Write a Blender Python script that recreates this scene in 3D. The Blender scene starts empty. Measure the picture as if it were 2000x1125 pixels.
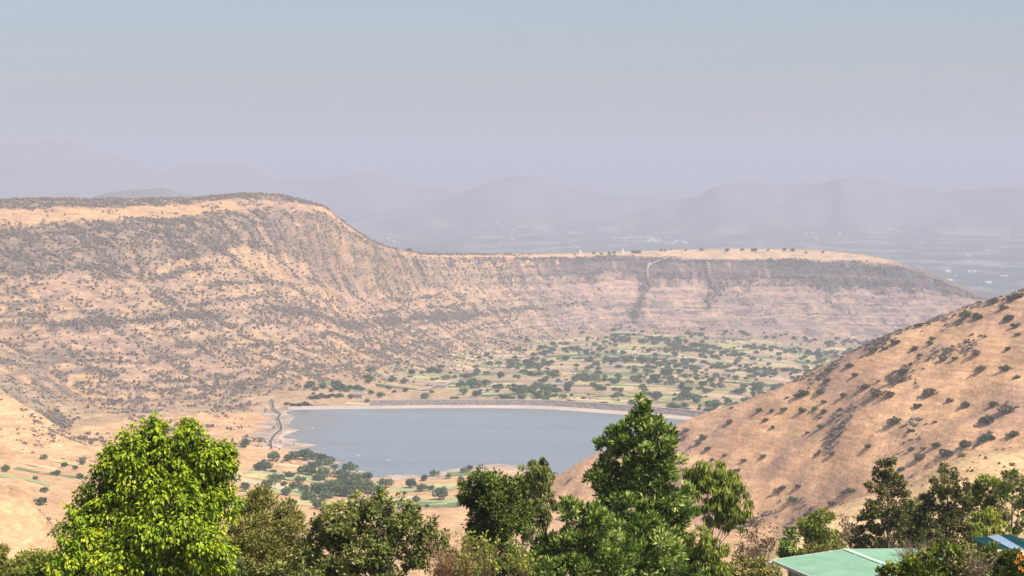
import bpy, math, random
import numpy as np
from mathutils import Vector

sc = bpy.context.scene
R_ = math.radians
# ------------------------------------------------------------------ camera
F = 3600.0                      # focal length in pixels of a 2000 x 1125 picture
PITCH = math.atan(222.5 / F)
cam_d = bpy.data.cameras.new('camera')
cam_d.sensor_width = 36.0
cam_d.lens = F / 2000 * 36
cam_d.clip_start = 0.5
cam_d.clip_end = 120000
cam = bpy.data.objects.new('camera', cam_d)
sc.collection.objects.link(cam)
cam.location = (0, 0, 0)
cam.rotation_euler = (math.pi / 2 - PITCH, 0, 0)
sc.camera = cam
# ------------------------------------------------------------------ sky, sun, exposure
SUN_AZ, SUN_EL = 126.0, 49.0    # clockwise from the view direction; the sun stands to the right, a little behind
world = bpy.data.worlds.new('World')
sc.world = world
world.use_nodes = True
wn = world.node_tree
sky = wn.nodes.new('ShaderNodeTexSky')
sky.sky_type = 'NISHITA'
sky.sun_disc = False
sky.sun_elevation = R_(SUN_EL)
sky.sun_rotation = R_(SUN_AZ)
sky.altitude = 900
sky.air_density = 1.35
sky.dust_density = 3.6
sky.ozone_density = 5.5
wn.links.new(sky.outputs[0], wn.nodes['Background'].inputs[0])
wn.nodes['Background'].inputs[1].default_value = 0.09
sun_d = bpy.data.lights.new('sun', 'SUN')
sun_d.energy = 5.0
sun_d.angle = R_(0.5)
sun_d.color = (1.0, 0.93, 0.82)
sun = bpy.data.objects.new('sun', sun_d)
sc.collection.objects.link(sun)
sd = Vector((math.sin(R_(SUN_AZ)) * math.cos(R_(SUN_EL)), math.cos(R_(SUN_AZ)) * math.cos(R_(SUN_EL)), math.sin(R_(SUN_EL))))
sun.rotation_euler = sd.to_track_quat('Z', 'Y').to_euler()
sun.location = sd * 500
vs = sc.view_settings
vs.view_transform = 'Standard'
vs.look = 'None'
vs.exposure = 0.50
vs.gamma = 1.0
vs.use_curve_mapping = False
HAZE_DENSITY = 1.68e-4
HAZE_COLOR = (0.855, 0.855, 0.965)
# ------------------------------------------------------------------ helpers
C = sc.collection
rng = np.random.default_rng(7)
random.seed(7)

def ray(x, y):
    u = (np.asarray(x, float) - 1000) / F
    v = (562.5 - np.asarray(y, float)) / F
    dy = math.cos(PITCH) + v * math.sin(PITCH)
    dz = -math.sin(PITCH) + v * math.cos(PITCH)
    return np.arctan2(u, dy), dz / np.hypot(u, dy)          # azimuth, tangent of elevation

def at(x, y, r):
    a, t = ray(x, y)
    return np.array((r * math.sin(a), r * math.cos(a), r * t))

def on_plane(x, y, z):
    a, t = ray(x, y)
    r = z / t
    return np.array((r * math.sin(a), r * math.cos(a), z))

def _hash(ix, iy, seed):
    with np.errstate(over='ignore'):
        h = (ix.astype(np.uint32) * np.uint32(374761393) + iy.astype(np.uint32) * np.uint32(668265263) + np.uint32((seed * 2246822519) & 0xffffffff))
        h = (h ^ (h >> np.uint32(13))) * np.uint32(1274126177)
        h = h ^ (h >> np.uint32(16))
    return h.astype(np.float64) / 4294967295.0

def noise(x, y, seed=0):
    x = np.asarray(x, float); y = np.asarray(y, float)
    xi = np.floor(x).astype(np.int64); yi = np.floor(y).astype(np.int64)
    fx = x - xi; fy = y - yi
    def g(ix, iy, dx, dy):
        a = _hash(ix, iy, seed) * (2 * math.pi)
        return np.cos(a) * dx + np.sin(a) * dy
    u = fx * fx * fx * (fx * (fx * 6 - 15) + 10); v = fy * fy * fy * (fy * (fy * 6 - 15) + 10)
    n0 = g(xi, yi, fx, fy) * (1 - u) + g(xi + 1, yi, fx - 1, fy) * u
    n1 = g(xi, yi + 1, fx, fy - 1) * (1 - u) + g(xi + 1, yi + 1, fx - 1, fy - 1) * u
    return (n0 * (1 - v) + n1 * v) * 1.5

def fbm(x, y, octv=4, seed=0):
    s = 0; a = 1.0; t = 0
    for o in range(octv):
        s = s + a * noise(x * 2 ** o, y * 2 ** o, seed + 17 * o); t += a; a *= 0.55
    return s / t * 1.4

def sstep(a, b, x):
    t = np.clip((x - a) / (b - a), 0, 1)
    return t * t * (3 - 2 * t)

def pchip_slopes(X, Y):
    h = np.diff(X, axis=0); d = np.diff(Y, axis=0) / h
    m = np.zeros_like(Y)
    w1 = 2 * h[1:] + h[:-1]; w2 = h[1:] + 2 * h[:-1]
    ok = d[1:] * d[:-1] > 0
    with np.errstate(divide='ignore', invalid='ignore'):
        hm = (w1 + w2) / (w1 / d[:-1] + w2 / d[1:])
    m[1:-1] = np.where(ok, hm, 0)
    m[0] = d[0]; m[-1] = d[-1]
    return m

def pchip1(xk, yk, x):
    xk = np.asarray(xk, float); yk = np.asarray(yk, float)
    x = np.clip(x, xk[0], xk[-1])
    m = pchip_slopes(xk[:, None], yk[:, None])[:, 0]
    i = np.clip(np.searchsorted(xk, x) - 1, 0, len(xk) - 2)
    h = xk[i + 1] - xk[i]; t = (x - xk[i]) / h
    return ((2 * t**3 - 3 * t**2 + 1) * yk[i] + (t**3 - 2 * t**2 + t) * h * m[i]
            + (-2 * t**3 + 3 * t**2) * yk[i + 1] + (t**3 - t**2) * h * m[i + 1])

def mesh_np(name, V, tris=None, quads=None, smooth=False):
    V = np.asarray(V, np.float32)
    me = bpy.data.meshes.new(name)
    parts = []; tot = []
    if tris is not None and len(tris):
        parts.append(np.asarray(tris, np.int32).ravel()); tot.append(np.full(len(tris), 3, np.int32))
    if quads is not None and len(quads):
        parts.append(np.asarray(quads, np.int32).ravel()); tot.append(np.full(len(quads), 4, np.int32))
    L = np.concatenate(parts); T = np.concatenate(tot)
    S = np.concatenate(([0], np.cumsum(T)[:-1])).astype(np.int32)
    me.vertices.add(len(V)); me.vertices.foreach_set('co', V.ravel())
    me.loops.add(len(L)); me.loops.foreach_set('vertex_index', L)
    me.polygons.add(len(T)); me.polygons.foreach_set('loop_start', S)
    me.polygons.foreach_set('use_smooth', np.full(len(T), bool(smooth)))
    me.update(calc_edges=True)
    return me

def obj(name, me, m=None, parent=None, loc=None):
    o = bpy.data.objects.new(name, me)
    C.objects.link(o)
    if m is not None: me.materials.append(m)
    if parent is not None: o.parent = parent
    if loc is not None: o.location = loc
    return o

def tag(o, label=None, cat=None, group=None, kind=None):
    if label: o['label'] = label
    if cat: o['category'] = cat
    if group: o['group'] = group
    if kind: o['kind'] = kind
    return o

def empty(name, loc, rz=0):
    o = bpy.data.objects.new(name, None)
    C.objects.link(o); o.location = loc; o.rotation_euler = (0, 0, rz)
    o.empty_display_size = 0.5
    return o

# ------------------------------------------------------------------ materials
def mat(name, color, rough=0.9, spec=0.2, var=0.0, scale=1.0, bump=0.0, color2=None, metallic=0.0):
    m = bpy.data.materials.new(name); m.use_nodes = True
    nt = m.node_tree; b = nt.nodes['Principled BSDF']
    b.inputs['Roughness'].default_value = rough
    b.inputs['Specular IOR Level'].default_value = spec
    b.inputs['Metallic'].default_value = metallic
    b.inputs['Base Color'].default_value = (*color, 1)
    if var > 0 or bump > 0:
        tc = nt.nodes.new('ShaderNodeTexCoord')
        n = nt.nodes.new('ShaderNodeTexNoise'); n.inputs['Scale'].default_value = scale; n.inputs['Detail'].default_value = 6
        n.inputs['Roughness'].default_value = 0.65
        nt.links.new(tc.outputs['Object'], n.inputs['Vector'])
        if var > 0:
            rp = nt.nodes.new('ShaderNodeValToRGB')
            c2 = color2 or tuple(c * (1 - var) for c in color)
            rp.color_ramp.elements[0].position = 0.35; rp.color_ramp.elements[0].color = (*c2, 1)
            rp.color_ramp.elements[1].position = 0.65; rp.color_ramp.elements[1].color = (*color, 1)
            nt.links.new(n.outputs['Fac'], rp.inputs[0]); nt.links.new(rp.outputs[0], b.inputs['Base Color'])
        if bump > 0:
            bp = nt.nodes.new('ShaderNodeBump'); bp.inputs['Strength'].default_value = bump
            bp.inputs['Distance'].default_value = 1 / scale
            nt.links.new(n.outputs['Fac'], bp.inputs['Height']); nt.links.new(bp.outputs[0], b.inputs['Normal'])
    return m

def leaf_mat(name, stops, trans=0.35, source='var', rough=0.5, gloss=0.25):
    m = bpy.data.materials.new(name); m.use_nodes = True
    nt = m.node_tree; b = nt.nodes['Principled BSDF']; out = nt.nodes['Material Output']
    b.inputs['Roughness'].default_value = rough; b.inputs['Specular IOR Level'].default_value = gloss
    rp = nt.nodes.new('ShaderNodeValToRGB')
    els = rp.color_ramp.elements
    while len(els) < len(stops): els.new(0.5)
    for e, (p, c) in zip(els, stops): e.position = p; e.color = (*c, 1)
    if source == 'var':
        at_ = nt.nodes.new('ShaderNodeAttribute'); at_.attribute_name = 'var'
        nt.links.new(at_.outputs['Fac'], rp.inputs[0])
    else:
        oi = nt.nodes.new('ShaderNodeObjectInfo'); at_ = nt.nodes.new('ShaderNodeAttribute'); at_.attribute_name = 'var'
        mx = nt.nodes.new('ShaderNodeMath'); mx.operation = 'MULTIPLY_ADD'; mx.inputs[1].default_value = 0.72
        ad = nt.nodes.new('ShaderNodeMath'); ad.operation = 'MULTIPLY'; ad.inputs[1].default_value = 0.28
        nt.links.new(at_.outputs['Fac'], ad.inputs[0]); nt.links.new(oi.outputs['Random'], mx.inputs[0]); nt.links.new(ad.outputs[0], mx.inputs[2])
        nt.links.new(mx.outputs[0], rp.inputs[0])
    nt.links.new(rp.outputs[0], b.inputs['Base Color'])
    tr = nt.nodes.new('ShaderNodeBsdfTranslucent'); nt.links.new(rp.outputs[0], tr.inputs[0])
    mix = nt.nodes.new('ShaderNodeMixShader'); mix.inputs[0].default_value = trans
    nt.links.new(b.outputs[0], mix.inputs[1]); nt.links.new(tr.outputs[0], mix.inputs[2]); nt.links.new(mix.outputs[0], out.inputs[0])
    return m

def terrain_mat():
    m = bpy.data.materials.new('dry_ground'); m.use_nodes = True
    nt = m.node_tree; b = nt.nodes['Principled BSDF']
    b.inputs['Roughness'].default_value = 0.95; b.inputs['Specular IOR Level'].default_value = 0.1
    a = nt.nodes.new('ShaderNodeAttribute'); a.attribute_name = 'soil'
    tc = nt.nodes.new('ShaderNodeTexCoord')
    prev = a.outputs['Color']
    for scale, lo, hi, det in ((0.45, 0.72, 1.18, 5), (0.06, 0.85, 1.12, 4)):
        n = nt.nodes.new('ShaderNodeTexNoise'); n.inputs['Scale'].default_value = scale; n.inputs['Detail'].default_value = det
        n.inputs['Roughness'].default_value = 0.7
        nt.links.new(tc.outputs['Object'], n.inputs['Vector'])
        mr = nt.nodes.new('ShaderNodeMapRange'); mr.inputs[1].default_value = 0.3; mr.inputs[2].default_value = 0.7
        mr.inputs[3].default_value = lo; mr.inputs[4].default_value = hi
        nt.links.new(n.outputs['Fac'], mr.inputs[0])
        mx = nt.nodes.new('ShaderNodeVectorMath'); mx.operation = 'SCALE'
        nt.links.new(prev, mx.inputs[0]); nt.links.new(mr.outputs[0], mx.inputs['Scale'])
        prev = mx.outputs[0]
        if scale == 0.45:
            bp = nt.nodes.new('ShaderNodeBump'); bp.inputs['Strength'].default_value = 0.6; bp.inputs['Distance'].default_value = 1.2
            nt.links.new(n.outputs['Fac'], bp.inputs['Height']); nt.links.new(bp.outputs[0], b.inputs['Normal'])
    mp = nt.nodes.new('ShaderNodeMapping'); mp.inputs['Scale'].default_value = (0.06, 0.06, 0.7)
    n = nt.nodes.new('ShaderNodeTexNoise'); n.inputs['Scale'].default_value = 1.0; n.inputs['Detail'].default_value = 3; n.inputs['Roughness'].default_value = 0.6
    nt.links.new(tc.outputs['Object'], mp.inputs[0]); nt.links.new(mp.outputs[0], n.inputs['Vector'])
    mr = nt.nodes.new('ShaderNodeMapRange'); mr.inputs[1].default_value = 0.36; mr.inputs[2].default_value = 0.62; mr.inputs[3].default_value = 0.78; mr.inputs[4].default_value = 1.10
    nt.links.new(n.outputs['Fac'], mr.inputs[0])
    mx = nt.nodes.new('ShaderNodeVectorMath'); mx.operation = 'SCALE'
    nt.links.new(prev, mx.inputs[0]); nt.links.new(mr.outputs[0], mx.inputs['Scale']); prev = mx.outputs[0]
    nt.links.new(prev, b.inputs['Base Color'])
    return m

def water_mat():
    m = bpy.data.materials.new('reservoir_water'); m.use_nodes = True
    nt = m.node_tree; b = nt.nodes['Principled BSDF']
    b.inputs['Base Color'].default_value = (0.20, 0.22, 0.225, 1)
    b.inputs['Roughness'].default_value = 0.16; b.inputs['IOR'].default_value = 1.33
    tc = nt.nodes.new('ShaderNodeTexCoord'); mp = nt.nodes.new('ShaderNodeMapping'); mp.inputs['Scale'].default_value = (0.25, 0.9, 1)
    n = nt.nodes.new('ShaderNodeTexNoise'); n.inputs['Scale'].default_value = 0.6; n.inputs['Detail'].default_value = 4
    n2 = nt.nodes.new('ShaderNodeTexNoise'); n2.inputs['Scale'].default_value = 0.012; n2.inputs['Detail'].default_value = 3
    mr = nt.nodes.new('ShaderNodeMapRange'); mr.inputs[1].default_value = 0.35; mr.inputs[2].default_value = 0.65
    mr.inputs[3].default_value = 0.03; mr.inputs[4].default_value = 0.30
    bp = nt.nodes.new('ShaderNodeBump'); bp.inputs['Strength'].default_value = 0.22; bp.inputs['Distance'].default_value = 0.1
    nt.links.new(tc.outputs['Object'], mp.inputs[0]); nt.links.new(mp.outputs[0], n.inputs['Vector'])
    mp2 = nt.nodes.new('ShaderNodeMapping'); mp2.inputs['Scale'].default_value = (0.5, 1.6, 1)
    nt.links.new(tc.outputs['Object'], mp2.inputs[0]); nt.links.new(mp2.outputs[0], n2.inputs['Vector']); nt.links.new(n2.outputs['Fac'], mr.inputs[0])
    nt.links.new(mr.outputs[0], b.inputs['Roughness'])
    nt.links.new(n.outputs['Fac'], bp.inputs['Height']); nt.links.new(bp.outputs[0], b.inputs['Normal'])
    return m

# ------------------------------------------------------------------ terrain: control lines measured on the hills, each point (picture x, y, distance)
LAKE = -200.0
dense = np.radians(np.linspace(-19.0, 19.0, 1000))
side = np.radians(19.0 + np.concatenate((np.linspace(0.3, 12, 14), np.linspace(15, 161.0, 26))))
AZ = np.concatenate((-side[::-1], dense, side))
NC = len(AZ)

def line(pts, absz=False):
    a, r, z = [], [], []
    for x, y, rr in pts:
        if absz:
            aa = float(ray(x, 700)[0]); zz = y
        else:
            aa, t = ray(x, y); zz = rr * float(t)
        a.append(float(aa)); r.append(rr); z.append(zz)
    o = np.argsort(a); a = np.array(a)[o]; r = np.array(r)[o]; z = np.array(z)[o]
    return pchip1(a, r, AZ), pchip1(a, z, AZ)

def const(r, z):
    return np.full(NC, float(r)), np.full(NC, float(z))

feats = [
    (const(0.5, -3.2), 0), (const(25, -8.0), 5), (const(60, -17), 8), (const(130, -37), 14), (const(260, -66), 36), (const(420, -106), 30),
    (const(600, -150), 22),
    (line([(-900, 930, 850), (0, 962, 900), (250, 985, 930), (450, 1000, 960), (700, 1005, 1000), (1000, 1000, 1010), (1500, 1000, 1010), (2800, 1000, 1010)]), 105),
    (line([(-900, 870, 1120), (0, 888, 1150), (300, 907, 1180), (500, 912, 1210), (650, 928, 1205), (800, 938, 1190), (950, 926, 1215), (1080, 940, 1180), (2800, 940, 1180)]), 50),
    (line([(-900, -186, 1380), (0, -190, 1420), (300, -196.5, 1490), (500, -199, 1575), (575, -202, 1610), (640, -208, 1640), (1000, -211, 1642), (1200, -211, 1600), (1380, -211, 1555), (1600, -211, 1510), (2800, -211, 1500)], True), 92),
    (line([(-900, 780, 1520), (0, 792, 1560), (250, 800, 1570), (550, 765, 1690), (700, 735, 1900), (850, 697, 2300), (1000, 665, 2800), (1250, 640, 3080), (1500, 655, 3120), (1700, 668, 3130), (1900, 668, 3150), (2800, 680, 3200)]), 75),
    (line([(-900, 560, 1950), (0, 545, 1960), (300, 515, 2080), (500, 495, 2260), (600, 520, 2380), (700, 575, 2520), (830, 570, 2830), (1000, 563, 3040), (1250, 560, 3290), (1400, 568, 3330), (1600, 572, 3350), (1850, 580, 3350), (1920, 592, 3345), (2100, 630, 3330), (2800, 660, 3380)]), 88),
    (line([(-900, 460, 2100), (0, 447, 2120), (200, 437, 2170), (400, 420, 2290), (550, 408, 2410), (620, 412, 2500), (650, 427, 2560), (700, 458, 2650), (760, 487, 2780), (830, 504, 2920), (1000, 504, 3110), (1130, 502, 3270), (1250, 501, 3350), (1400, 507, 3400), (1500, 507, 3420), (1650, 511, 3440), (1740, 517, 3435), (1830, 545, 3405), (1870, 561, 3388), (1920, 581, 3372), (2100, 624, 3345), (2800, 655, 3395)]), 52),
    (line([(-900, 395, 2300), (0, 387, 2310), (200, 389, 2360), (350, 387, 2430), (470, 379, 2460), (540, 380, 2490), (600, 394, 2540), (640, 409, 2580), (680, 441, 2640), (740, 476, 2770), (790, 490, 2860), (830, 496, 2960), (1000, 497, 3160), (1130, 495, 3310), (1250, 491, 3400), (1400, 487, 3480), (1550, 487, 3500), (1700, 501, 3490), (1760, 516, 3460), (1830, 539, 3425), (1870, 556, 3405), (1920, 577, 3385), (1980, 599, 3360), (2100, 620, 3355), (2800, 650, 3405)]), 28),
]
top_r, top_z = feats[-1][0]
feats.append(((top_r + 320, top_z - 26), 5))
feats.append(((top_r + 1100, np.full(NC, -320.0)), 6))
feats += [(const(5600, -322), 10), (const(8500, -322), 24), (const(15500, -322), 110), (const(40000, -330), 8)]
FR = np.array([f[0][0] for f in feats]); FZ = np.array([f[0][1] for f in feats])
FM = pchip_slopes(FR, FZ)
rows_r, rows_z, rows_u = [FR[0]], [FZ[0]], [np.zeros(NC)]
for k in range(1, len(feats)):
    n = feats[k][1]
    h = FR[k] - FR[k - 1]
    for i in range(1, n + 1):
        t = i / n
        rows_r.append(FR[k - 1] + t * h)
        rows_z.append((2 * t**3 - 3 * t**2 + 1) * FZ[k - 1] + (t**3 - 2 * t**2 + t) * h * FM[k - 1] + (-2 * t**3 + 3 * t**2) * FZ[k] + (t**3 - t**2) * h * FM[k])
        rows_u.append(np.full(NC, k - 1 + t))
GR = np.array(rows_r); GZ = np.array(rows_z); GU = np.array(rows_u)
NR = len(GR)
GA = np.broadcast_to(AZ, GR.shape)
GX = GR * np.sin(GA); GY = GR * np.cos(GA)

def smax(a, b, k):
    h = np.clip(0.5 + 0.5 * (a - b) / k, 0, 1)
    return b * (1 - h) + a * h + k * h * (1 - h)

def spur(pts, sf, sb, w, k=8.0, wob=0.0, seed=0, ws=60.0):
    """a ridge: crest points (x, y, r); sf and sb are the slopes towards and away from the viewer. Returns the raised height and a mask."""
    global GZ
    rc, zc = line(pts)
    a0 = float(ray(*pts[0][:2])[0]); a1 = float(ray(*pts[-1][:2])[0])
    over = np.maximum(a0 - AZ, 0) + np.maximum(AZ - a1, 0)
    zc = zc - over * 2500
    d = GR - rc
    if wob: d = d + wob * fbm(GX / ws, GY / ws, 3, seed)
    q = np.sqrt(d * d + w * w) - w
    z = zc - np.where(d < 0, sf, sb) * q
    mask = sstep(-k, k, z - GZ)
    GZ = smax(z, GZ, k)
    return mask, d

S_right, d_right = spur([(900, 1010, 1100), (1060, 950, 1090), (1160, 893, 1080), (1250, 858, 1070), (1340, 826, 1060), (1400, 804, 1055), (1500, 769, 1046), (1600, 724, 1038), (1700, 672, 1031), (1800, 638, 1026), (1900, 600, 1022), (2000, 568, 1020), (2150, 522, 1018), (2500, 480, 1015)], 0.40, 0.5, 16, 8, 10, 3)
S_near, _ = spur([(1380, 1125, 275), (1490, 1068, 285), (1550, 1032, 290), (1650, 993, 300), (1750, 961, 310), (1850, 906, 320), (1930, 881, 326), (2000, 874, 330), (2300, 850, 340)], 0.34, 0.4, 12, 4, 4, 5)
S_left, _ = spur([(-500, 900, 640), (-100, 935, 640), (0, 952, 635), (60, 985, 630), (100, 1035, 625), (130, 1100, 620)], 0.35, 0.4, 16, 5, 6, 9)
S_foot, _ = spur([(-500, 735, 1330), (-100, 757, 1320), (0, 778, 1300), (60, 803, 1290), (120, 842, 1270), (180, 880, 1250), (240, 905, 1240)], 0.30, 0.32, 14, 6, 8, 11)
S_foot2, _ = spur([(-500, 640, 1650), (-60, 655, 1640), (40, 690, 1640), (110, 740, 1620), (170, 785, 1600)], 0.32, 0.3, 20, 10, 12, 12)
# far ridges in the haze and a low pink mesa behind the plateau
for pts, s, w in (
        ([(-600, 330, 12600), (-200, 296, 12600), (40, 279, 12500), (130, 277, 12500), (200, 298, 12500), (300, 329, 12500), (400, 352, 12500)], 0.30, 200),
        ([(300, 352, 13200), (330, 331, 13200), (390, 319, 13200), (470, 321, 13200), (530, 344, 13200), (600, 351, 13200), (700, 342, 13000), (725, 341, 13000), (760, 350, 13000), (820, 366, 13000), (900, 376, 13000)], 0.30, 200),
        ([(880, 385, 11500), (920, 372, 11500), (960, 355, 11500), (1000, 344, 11500), (1040, 346, 11500), (1080, 360, 11500), (1150, 374, 11500), (1250, 386, 11500), (1330, 390, 11500)], 0.34, 160),
        ([(1300, 396, 10800), (1370, 377, 10800), (1410, 362, 10800), (1440, 359, 10800), (1600, 357, 10800), (1625, 353, 10800), (1645, 347, 10800), (1665, 346, 10800), (1700, 351, 10800), (1770, 364, 10800), (1850, 372, 10800), (1950, 366, 10800), (2300, 362, 10800)], 0.36, 150),
        ([(190, 388, 5400), (250, 376, 5400), (320, 372, 5400), (350, 379, 5400), (410, 390, 5400)], 0.35, 60)):
    spur(pts, s, s, w, 30, 320.0 if pts[0][2] > 9000 else 40.0, 21, 700.0)

# reservoir outline and dam axis
dam_px = [(540, 784), (575, 783), (640, 782), (750, 781), (850, 780), (950, 780), (1050, 781), (1130, 785), (1200, 790), (1300, 797), (1363, 803), (1430, 811), (1500, 820)]
dam_axis = np.array([on_plane(x, y, -195.0)[:2] for x, y in dam_px])
def resample(P, step):
    d = np.concatenate(([0], np.cumsum(np.hypot(*np.diff(P, axis=0).T))))
    s = np.arange(0, d[-1], step)
    return np.stack((pchip1(d, P[:, 0], s), pchip1(d, P[:, 1], s)), 1)
dam_line = resample(dam_axis, 8.0)
tg = np.gradient(dam_line, axis=0); tg /= np.hypot(tg[:, 0], tg[:, 1])[:, None]
dam_n = np.stack((tg[:, 1], -tg[:, 0]), 1)                    # towards the water
shore_px = [(1440, 850), (1360, 880), (1200, 925), (1120, 945), (1077, 921), (1040, 913), (1011, 909), (965, 904), (930, 911), (893, 914), (854, 921), (826, 930), (802, 926), (775, 927), (742, 930), (733, 933), (722, 928), (712, 920), (687, 921), (660, 918),
            (657, 907), (682, 903.5), (654, 901), (642, 891), (621, 882), (590, 878), (562, 876), (588, 874.5), (618, 870.5), (617, 867.5), (590, 865), (556, 863.5), (588, 859.5), (556, 857), (552, 852), (584, 840.5), (582, 838), (560, 834), (570, 821), (578, 812), (560, 808), (561, 804)]
lake = [on_plane(x, y, LAKE)[:2] for x, y in shore_px]
edge = dam_line + dam_n * 20
lake += [edge[i] for i in range(2, len(edge), 2) if edge[i][0] > lake[-1][0] + 3]
lake = np.array(lake)

def poly_sd(px, py, P):
    """signed distance to polygon P, negative inside"""
    d = np.full(px.shape, 1e9); ins = np.zeros(px.shape, bool)
    for i in range(len(P)):
        ax, ay = P[i]; bx, by = P[(i + 1) % len(P)]
        ex, ey = bx - ax, by - ay
        t = np.clip(((px - ax) * ex + (py - ay) * ey) / (ex * ex + ey * ey + 1e-9), 0, 1)
        d = np.minimum(d, np.hypot(px - ax - t * ex, py - ay - t * ey))
        c = (ay > py) != (by > py)
        with np.errstate(divide='ignore', invalid='ignore'):
            ins ^= c & (px < (bx - ax) * (py - ay) / (by - ay) + ax)
    return np.where(ins, -d, d)

near_lake = (GR > 1000) & (GR < 1800) & (np.abs(GA) < R_(19))
SD = np.full(GR.shape, 1e4)
SD[near_lake] = poly_sd(GX[near_lake], GY[near_lake], lake)

# relief: rills that run down the fall line, ledges, lumps
xpix = 1000 + F * np.tan(GA)
mesa = sstep(880, 1150, xpix)
ang = np.radians(90 - (38 + 32 * sstep(450, 1250, xpix)))
tL = GX * 0.62 + GY * 0.78; nL = GX * 0.78 - GY * 0.62
tM = GX * 0.95 + GY * 0.31; nM = GX * 0.31 - GY * 0.95
def rill(fs, fl, seed, octv=3):
    return fbm(tL / fs, nL / fl, octv, seed) * (1 - mesa) + fbm(tM / fs, nM / fl, octv, seed + 5) * mesa
esc = sstep(8.75, 9.9, GU) * (1 - sstep(12.9, 13.3, GU))
slope_w = sstep(9.7, 10.2, GU) * (1 - sstep(11.9, 12.2, GU))
r1 = rill(90, 420, 31); r2 = rill(28, 170, 41); r3 = rill(11, 60, 47)
lump = fbm(GX / 140, GY / 140, 4, 51)
GZ = GZ - slope_w * (np.abs(r1) * 3.6 + np.abs(r2) * 2.4 + r3 * 1.1) + slope_w * 1.5
GZ = GZ + esc * lump * 2.2
TP = 15.0 + 2.0 * fbm(GX / 600, GY / 600, 2, 77)
ph_ = 2 * math.pi * (GZ / 15.0 + 0.35 * fbm(GX / 220, GY / 220, 3, 78))
GZ = GZ + slope_w * (0.45 + 0.5 * mesa) * 15.0 / (2 * math.pi) * (np.sin(ph_) * 0.75 + 0.2 * np.sin(2 * ph_ + 1))
lowmask = sstep(6.0, 6.6, GU) * (1 - sstep(9.6, 10.0, GU))
GZ = GZ + lowmask * (lump * 3.0 + fbm(GX / 34, GY / 34, 3, 57) * 1.0) * np.clip(SD / 70, 0, 1) * (1 - 0.6 * sstep(8.9, 9.2, GU) * sstep(500, 650, xpix)) * (1 + 1.6 * sstep(640, 420, xpix) * sstep(7.2, 8.2, GU))
# ribs of the right-hand hill run from its crest down to the left
tS = GX * 0.75 + GY * 0.66; nS = GX * 0.66 - GY * 0.75
rS = np.abs(fbm(tS / 46, nS / 190, 3, 61)); rS2 = fbm(GX / 22, GY / 22, 3, 63)
GZ = GZ + S_right * (1.2 - rS * 3.6 + rS2 * 0.9) * (1 - 0.6 * np.exp(-(d_right / 14) ** 2))
GZ = GZ + S_near * fbm(GX / 25, GY / 25, 3, 67) * 0.7
GZ = GZ + np.maximum(S_left, np.maximum(S_foot, S_foot2)) * (fbm(GX / 45, GY / 45, 4, 69) * 3.0)
far = GU > 15.2
GZ = GZ + far * sstep(-318, -270, GZ) * fbm(GX / 450, GY / 450, 4, 71) * 20
# reservoir bed and banks
ins = SD < 0
GZ = np.where(ins, LAKE - 0.25 - np.minimum(4, -SD * 0.12), GZ)
upstream = (GR < 1440) | (xpix < 600)
clampd = (SD >= 0) & ((SD < 15) | (upstream & (SD < 110)))
GZ = np.where(clampd, np.maximum(GZ, LAKE + 0.12 + 0.03 * SD), GZ)
GZ = np.where((SD >= 0) & (SD < 40) & (S_right < 0.3), np.minimum(GZ, LAKE + 0.3 + 0.16 * SD), GZ)
dl = np.full(GR.shape, 1e4)
dl[near_lake] = poly_sd(GX[near_lake], GY[near_lake], np.concatenate((dam_line[2:], dam_line[2:][::-1] + 0.01)))
GZ = np.where((np.abs(dl) < 26) & (xpix > 600) & (SD > 0), np.minimum(GZ, -200.6), GZ)

# ground cover: how much brush grows where
def band(x, a, b, s): return sstep(a - s, a + s, x) * (1 - sstep(b - s, b + s, x))
bn = fbm(GX / 75, GY / 75, 4, 81); bf = fbm(GX / 16, GY / 16, 3, 83); bl = fbm(GX / 260, GY / 260, 3, 85)
V = GU + (bn * 0.17 + bl * 0.10 + 0.05 * bf)
coverL = 0.16 + (0.60 - 0.22 * sstep(540, 640, xpix)) * band(V, 11.02, 12.0, 0.12) + 0.5 * band(V, 12.5, 13.02, 0.05) + 0.15 * band(V, 10.0, 10.9, 0.2) + 0.12 * band(V, 9.6, 10.0, 0.1)
coverL = coverL - (0.12 - 0.30 * sstep(-0.1, 0.4, fbm(GX / 40, GY / 40, 3, 86))) * band(V, 12.05, 12.45, 0.05) + 0.24 * np.clip(r2, 0, 1) * slope_w + 0.10 * np.clip(r1, -0.3, 1) * slope_w + 0.35 * band(GU + 0.03 * bn, 10.62, 10.72, 0.03) * sstep(450, 560, xpix)
coverM = 0.12 + 0.42 * band(V, 11.1, 11.5, 0.06) + 0.5 * band(V, 11.68, 12.0, 0.05) + 0.22 * np.clip(r2, 0, 1) * slope_w + 0.22 * band(V, 10.55, 10.95, 0.1) * sstep(-0.1, 0.3, bl)
coverM = coverM - 0.2 * band(V, 12.1, 12.9, 0.08)
escm = (GU > 9.9) & (GU < 12.3)
eX = np.where(mesa > .5, tM, tL)[escm]; eU = GU[escm]; eF = bf[escm]; eM = mesa[escm]
eB = (0.030 * bn + 0.016 * bf + 0.045 * bl)[escm]
eLay = np.zeros(eU.shape); ePale = np.zeros(eU.shape)
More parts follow.
